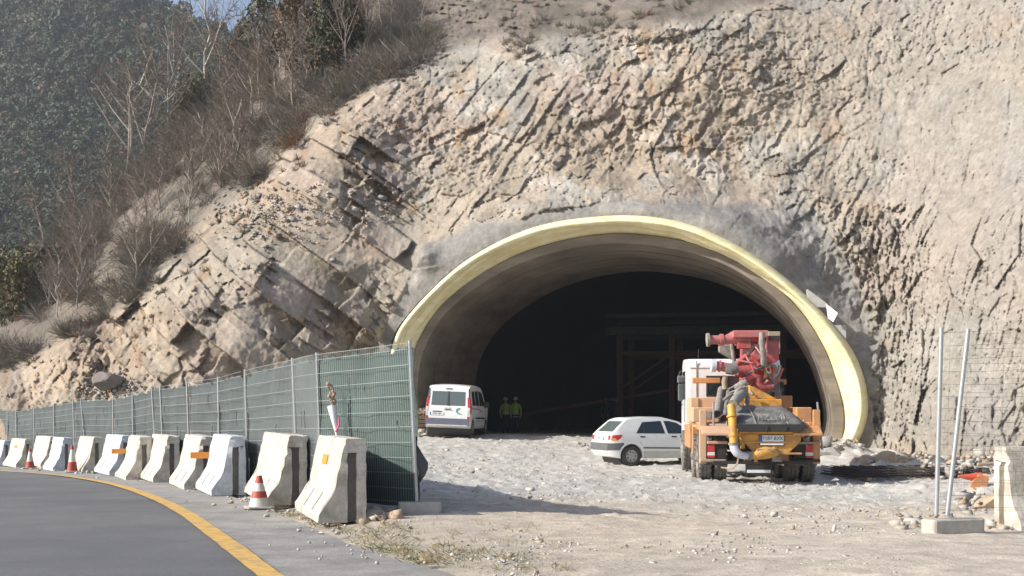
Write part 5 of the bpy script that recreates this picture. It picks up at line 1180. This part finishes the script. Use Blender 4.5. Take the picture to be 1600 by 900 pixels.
tag(nmesh('scrub', TW, quads(TW), m_twig, col=col_), 'leafless grey brown brush covering the natural slope above the cut', 'brush', kind='stuff')
# dry grass tufts along the road side, by the fence feet and on the upper slope
A=[];B=[];CC=[]
for _ in range(520):
    i_ = rg.integers(0, len(EDGE)-45); p = EDGE[i_]; 
    x, y = p.x+rg.exponential(.35)+.0, p.y+rg.normal()*.3
    if rg.random() < .12: x, y = rg.uniform(-1.6,.6), rg.uniform(9.5,13.8)
    if x < edge_x(y)+.02 or y > 30: continue
    n_ = 9; z = float(gz(x,y)); a = np.array([x,y,z-.01])+rg.normal(size=(n_,3))*np.array([.05,.05,0]); d = rg.normal(size=(n_,3))*np.array([.8,.8,.2])+np.array([0,0,.55]); d /= np.linalg.norm(d,axis=1)[:,None]
    A.append(a); B.append(a+d*rg.uniform(.03,.11,size=(n_,1))); g = rg.random()
    CC.append(np.tile(np.array([.42,.34,.20]) if g < .7 else np.array([.16,.19,.07]), (n_,1))*(.8+.4*rg.random((n_,1))))
A = np.concatenate(A); B = np.concatenate(B); CC = np.concatenate(CC); TW = ribbons(A, B, .007, .002, rg, .2, 1)
tag(nmesh('dry_grass', TW, quads(TW), m_twig, col=np.concatenate([np.repeat(CC,4,0)]*2)), 'sparse dry grass along the asphalt edge and barriers', 'grass', kind='stuff')

# ------------------------------------------------------------------ stones
m_stone = mat('loose_stone', (.45,.42,.38), .95, vcol=True, noise=.15, nscale=12, bump=.004, bscale=40)
OCT = np.array([(i,j,k) for k in (-1,1) for j in (-1,1) for i in (-1,1)],float)*.75
OF = [(0,2,3,1),(4,5,7,6),(0,1,5,4),(2,6,7,3),(0,4,6,2),(1,3,7,5)]
def scatter(name, pts, label, cat, size, colf):
    V=[];F=[];K=[]
    for (x,y,z) in pts:
        s = size(y)*rg.lognormal(0,.45); M_ = Matrix.Rotation(rg.uniform(0,6.28),3,'Z') @ Matrix.Rotation(rg.normal()*.5,3,'X'); M_ = np.array(M_)
        v = (OCT+.30*rg.normal(size=(8,3)))*np.array([1,rg.uniform(.5,1),rg.uniform(.35,.8)])*s @ M_.T + np.array([x,y,z+s*.05]); b = len(V)*8
        V.append(v); F += [(b+i,b+j,b+k,b+l) for i,j,k,l in OF]; K.append(np.tile(colf()*(.8+.4*rg.random()), (8,1)))
    return tag(nmesh(name, np.concatenate(V), np.array(F), m_stone, col=np.concatenate(K)), label, cat, kind='stuff')
pts = []
for _ in range(9000):
    y = 1/(1/44-rg.random()*(1/44-1/8.5)); x = rg.uniform(-.42,.42)*y
    if x < edge_x(y)+.1 or (y > 39 and x > 10): continue
    if float(fbm(np.array(x*.9), np.array(y*.6), 601, 3)) < -.25+.5*rg.random()-(.35 if y > 18 else 0) + (.25 if y < 17 else 0): continue
    pts.append((x,y,float(gz(x,y))+.005))
    if len(pts) > 3400: break
for _ in range(300):
    i_ = rg.integers(0, len(EDGE)-45); p = EDGE[i_]; x, y = p.x+rg.normal()*.35, p.y; pts.append((x,y,float(gz(x,y))))
scatter('gravel', pts, 'loose pale gravel and small stones over the yard', 'gravel', lambda y: .004+.0006*y, lambda: np.array([.50,.475,.43]) if rg.random() < .7 else (np.array([.44,.36,.27]) if rg.random() < .7 else np.array([.30,.29,.28])))
pts = []
def pile(px0, px1, Y0, Y1, n_, h):
    for _ in range(n_):
        Y = rg.uniform(Y0, Y1); px = rg.uniform(px0, px1); x = (px-800)/FPX*Y; pts.append((x, Y, float(gz(x,Y))+rg.random()**2*h))
pile(1275,1345,36,38,150,.5); pile(1340,1460,31.5,34,260,.22); pile(1440,1590,26.5,29,300,.4); pile(1500,1600,17,22,90,.15); pile(645,672,45,47,40,.2); pile(560,620,14.1,14.9,70,.05); pile(1400,1600,13.6,16,70,.05); pile(900,1200,40.5,43,90,.12)
scatter('rubble', pts, 'broken rock rubble along the foot of the cliff and the tunnel mouth', 'rubble', lambda y: .025+.0014*y, lambda: np.array([.42,.39,.35]) if rg.random() < .6 else np.array([.42,.32,.23]))
pts = []
for _ in range(950):
    px, py = (rg.normal(175,34), rg.normal(605,14)) if rg.random() < .25 else ((rg.normal(415,45), rg.normal(335,26)) if rg.random() < .6 else ((rg.normal(240,26), rg.normal(250,22)) if rg.random() < .6 else (rg.uniform(480,640), rg.uniform(290,350))))
    if py < sil(px)+6 or py > 700: continue
    b = surf(px, py); pts.append((b.x, b.y-.06, b.z+.05))
scatter('scree', pts, 'grey scree and broken stone caught on the ledges of the left slope', 'scree', lambda y: .052, lambda: np.array([.33,.32,.31]) if rg.random() < .55 else np.array([.40,.31,.23]))
def boulder(loc, r, sq, col, lab, sd, rz=0, grp=None):
    bm = bmesh.new(); bmesh.ops.create_icosphere(bm, subdivisions=3, radius=1); r_ = random.Random(sd)
    pl = [(Vector((r_.gauss(0,1),r_.gauss(0,1),r_.gauss(0,.8))).normalized(), r_.uniform(.55,.85)) for _ in range(13)]
    for v in bm.verts:
        for n_, d in pl:
            k = v.co.dot(n_)-d
            if k > 0: v.co -= n_*k
        v.co = Vector((v.co.x*sq[0], v.co.y*sq[1], v.co.z*sq[2]))*r*(1+r_.uniform(-.015,.015))
    me = bpy.data.meshes.new('boulder'); bm.to_mesh(me); bm.free(); me.materials.append(mat('boulder_'+str(sd), col, .95, noise=.3, nscale=3, bump=.02, bscale=9))
    o = link(bpy.data.objects.new('boulder', me)); o.location = loc; o.rotation_euler = (0,0,rz); return tag(o, lab, 'rock', grp)
def bon(px, Y, r, sq, col, lab, sd): p = on(px, Y); return boulder((p.x, p.y, p.z+r*sq[2]*.45), r, sq, col, lab, sd, sd)
bon(1385, 31.5, .36, (1.1,1,.85), (.50,.39,.28), 'largest tan boulder at the foot of the cliff, right of the arch foot', 1)
bon(1353, 32.5, .24, (1,1,.9), (.46,.37,.28), 'small tan boulder beside the largest one at the cliff foot', 2)
bon(1338, 33, .26, (1,.9,.8), (.42,.37,.32), 'greyish boulder nearest the arch foot', 3)
bon(1412, 31, .22, (1,1,.8), (.48,.34,.24), 'orange brown stone right of the largest boulder', 4)
bon(1298, 36.2, .55, (1.3,1,.6), (.40,.39,.37), 'low grey slab of rock on the heap behind the truck', 5)
bon(1545, 18, .20, (1.2,1,.8), (.50,.38,.26), 'tan stone on the bank left of the right hand barrier', 6)
bon(583, 14.35, .15, (1.4,.8,.55), (.40,.33,.25), 'brown stone lying between the nearest barrier and the concrete foot', 7)
b = surf(175, 600); boulder((b.x, b.y-.4, b.z+.1), .62, (1.1,.8,.7), (.25,.22,.20), 'dark boulder on the slope just above the netted fence', 8, .5)
b = surf(1388, 590)
bag = boulder((surf(441,203).x, surf(441,203).y-.25, surf(441,203).z+.12), .22, (1.2,.7,.7), (.75,.50,.02), 'yellow bag lying on the slope above the cut', 21); bag.name = 'yellow_bag'; bag['category'] = 'bag'
# ------------------------------------------------------------------ things lying about
m_rebar = mat('rebar', (.10,.085,.08), .7, metal=.3, noise=.3, nscale=9)
p = on(1405, 27.3); rb = empty('rebar_mat', (p.x, p.y, float(gz(p.x,p.y))+.06), R(6), 'stack of dark steel reinforcing mats on the ground right of the truck', 'steel mats')
for lay in range(4):
    mb = MB()
    for k in range(9): mb.tube([(-1.5+.1*lay, -.8+.2*k, .05*lay), (1.5+.1*lay, -.8+.2*k+.05, .05*lay+.02*math.sin(k))], .012, 5)
    for k in range(14): mb.tube([(-1.45+.22*k, -.85, .05*lay+.015), (-1.45+.22*k, .85, .05*lay+.03)], .010, 5)
    mb.build('steel_mat', m_rebar, rb)
for k in (-1.0,.2,1.2): MB().bx(k-.05,k+.05,-.8,.8,-.08,-.0).build('timber', m_mud, rb)
m_fl = mat('flag_red', (.62,.10,.05), .7); m_fo = mat('flag_orange', (.62,.28,.12), .7)
p = on(1523, 21.0); fl = empty('fallen_cone', (p.x, p.y, p.z+.32), 0, 'faded red and orange cone lying on the bank behind the open mesh', 'traffic cone')
o = MB().lathe([(.02,-.30),(.04,-.18),(.09,.10)], 16, axis='X', cap=True).build('cone_body', m_fl, fl, smooth=50); o.rotation_euler = (0,R(4),R(10))
o = MB().prism([(-.14,-.30),(.12,-.24),(.16,.02),(-.02,.06),(-.16,-.1)], -.02, .02, 'XZ').build('cone_base', m_fo, fl, bevel=.01); o.location = (.06,-.05,0)
p = on(1575, 20.5); st_ = MB().tube([(p.x-.5,p.y,p.z+.55),(p.x+.3,p.y+.1,p.z+.60)], .03, 8).build('timber_stake', m_mud); tag(st_, 'pale timber stake lying behind the right hand barrier', 'timber')
# pallets and scrap left of the van
m_wood = mat('pallet_wood', (.22,.16,.11), .9, noise=.3, nscale=9); m_scrap = mat('scrap', (.50,.42,.36), .8, col2=(.22,.12,.09), nscale=14)
p = on(655, 46.0); pa = empty('pallet_stack', (p.x+.1, p.y, float(gz(p.x,p.y))+.05), R(12), 'dark pallets stacked with scrap on top between the fence pole and the van', 'pallets')
for k in range(5):
    mb = MB(); z = .15*k
    for j in range(5): mb.bx(-.6,.6,-.5+.22*j,-.38+.22*j,z+.10,z+.12)
    for j in (-.5,0,.42): mb.bx(-.6,.6,j,j+.08,z,z+.10)
    mb.build('pallet', m_wood, pa)
mb = MB(); r_ = random.Random(9)
for k in range(30): mb.box((r_.uniform(-.4,.4), r_.uniform(-.3,.3), .80+.35*r_.random()*(1-.5)), (r_.uniform(.06,.3),.05,.05), Matrix.Rotation(r_.uniform(0,3),3,'Y') @ Matrix.Rotation(r_.uniform(0,3),3,'Z'))
mb.build('scrap_heap', m_scrap, pa)
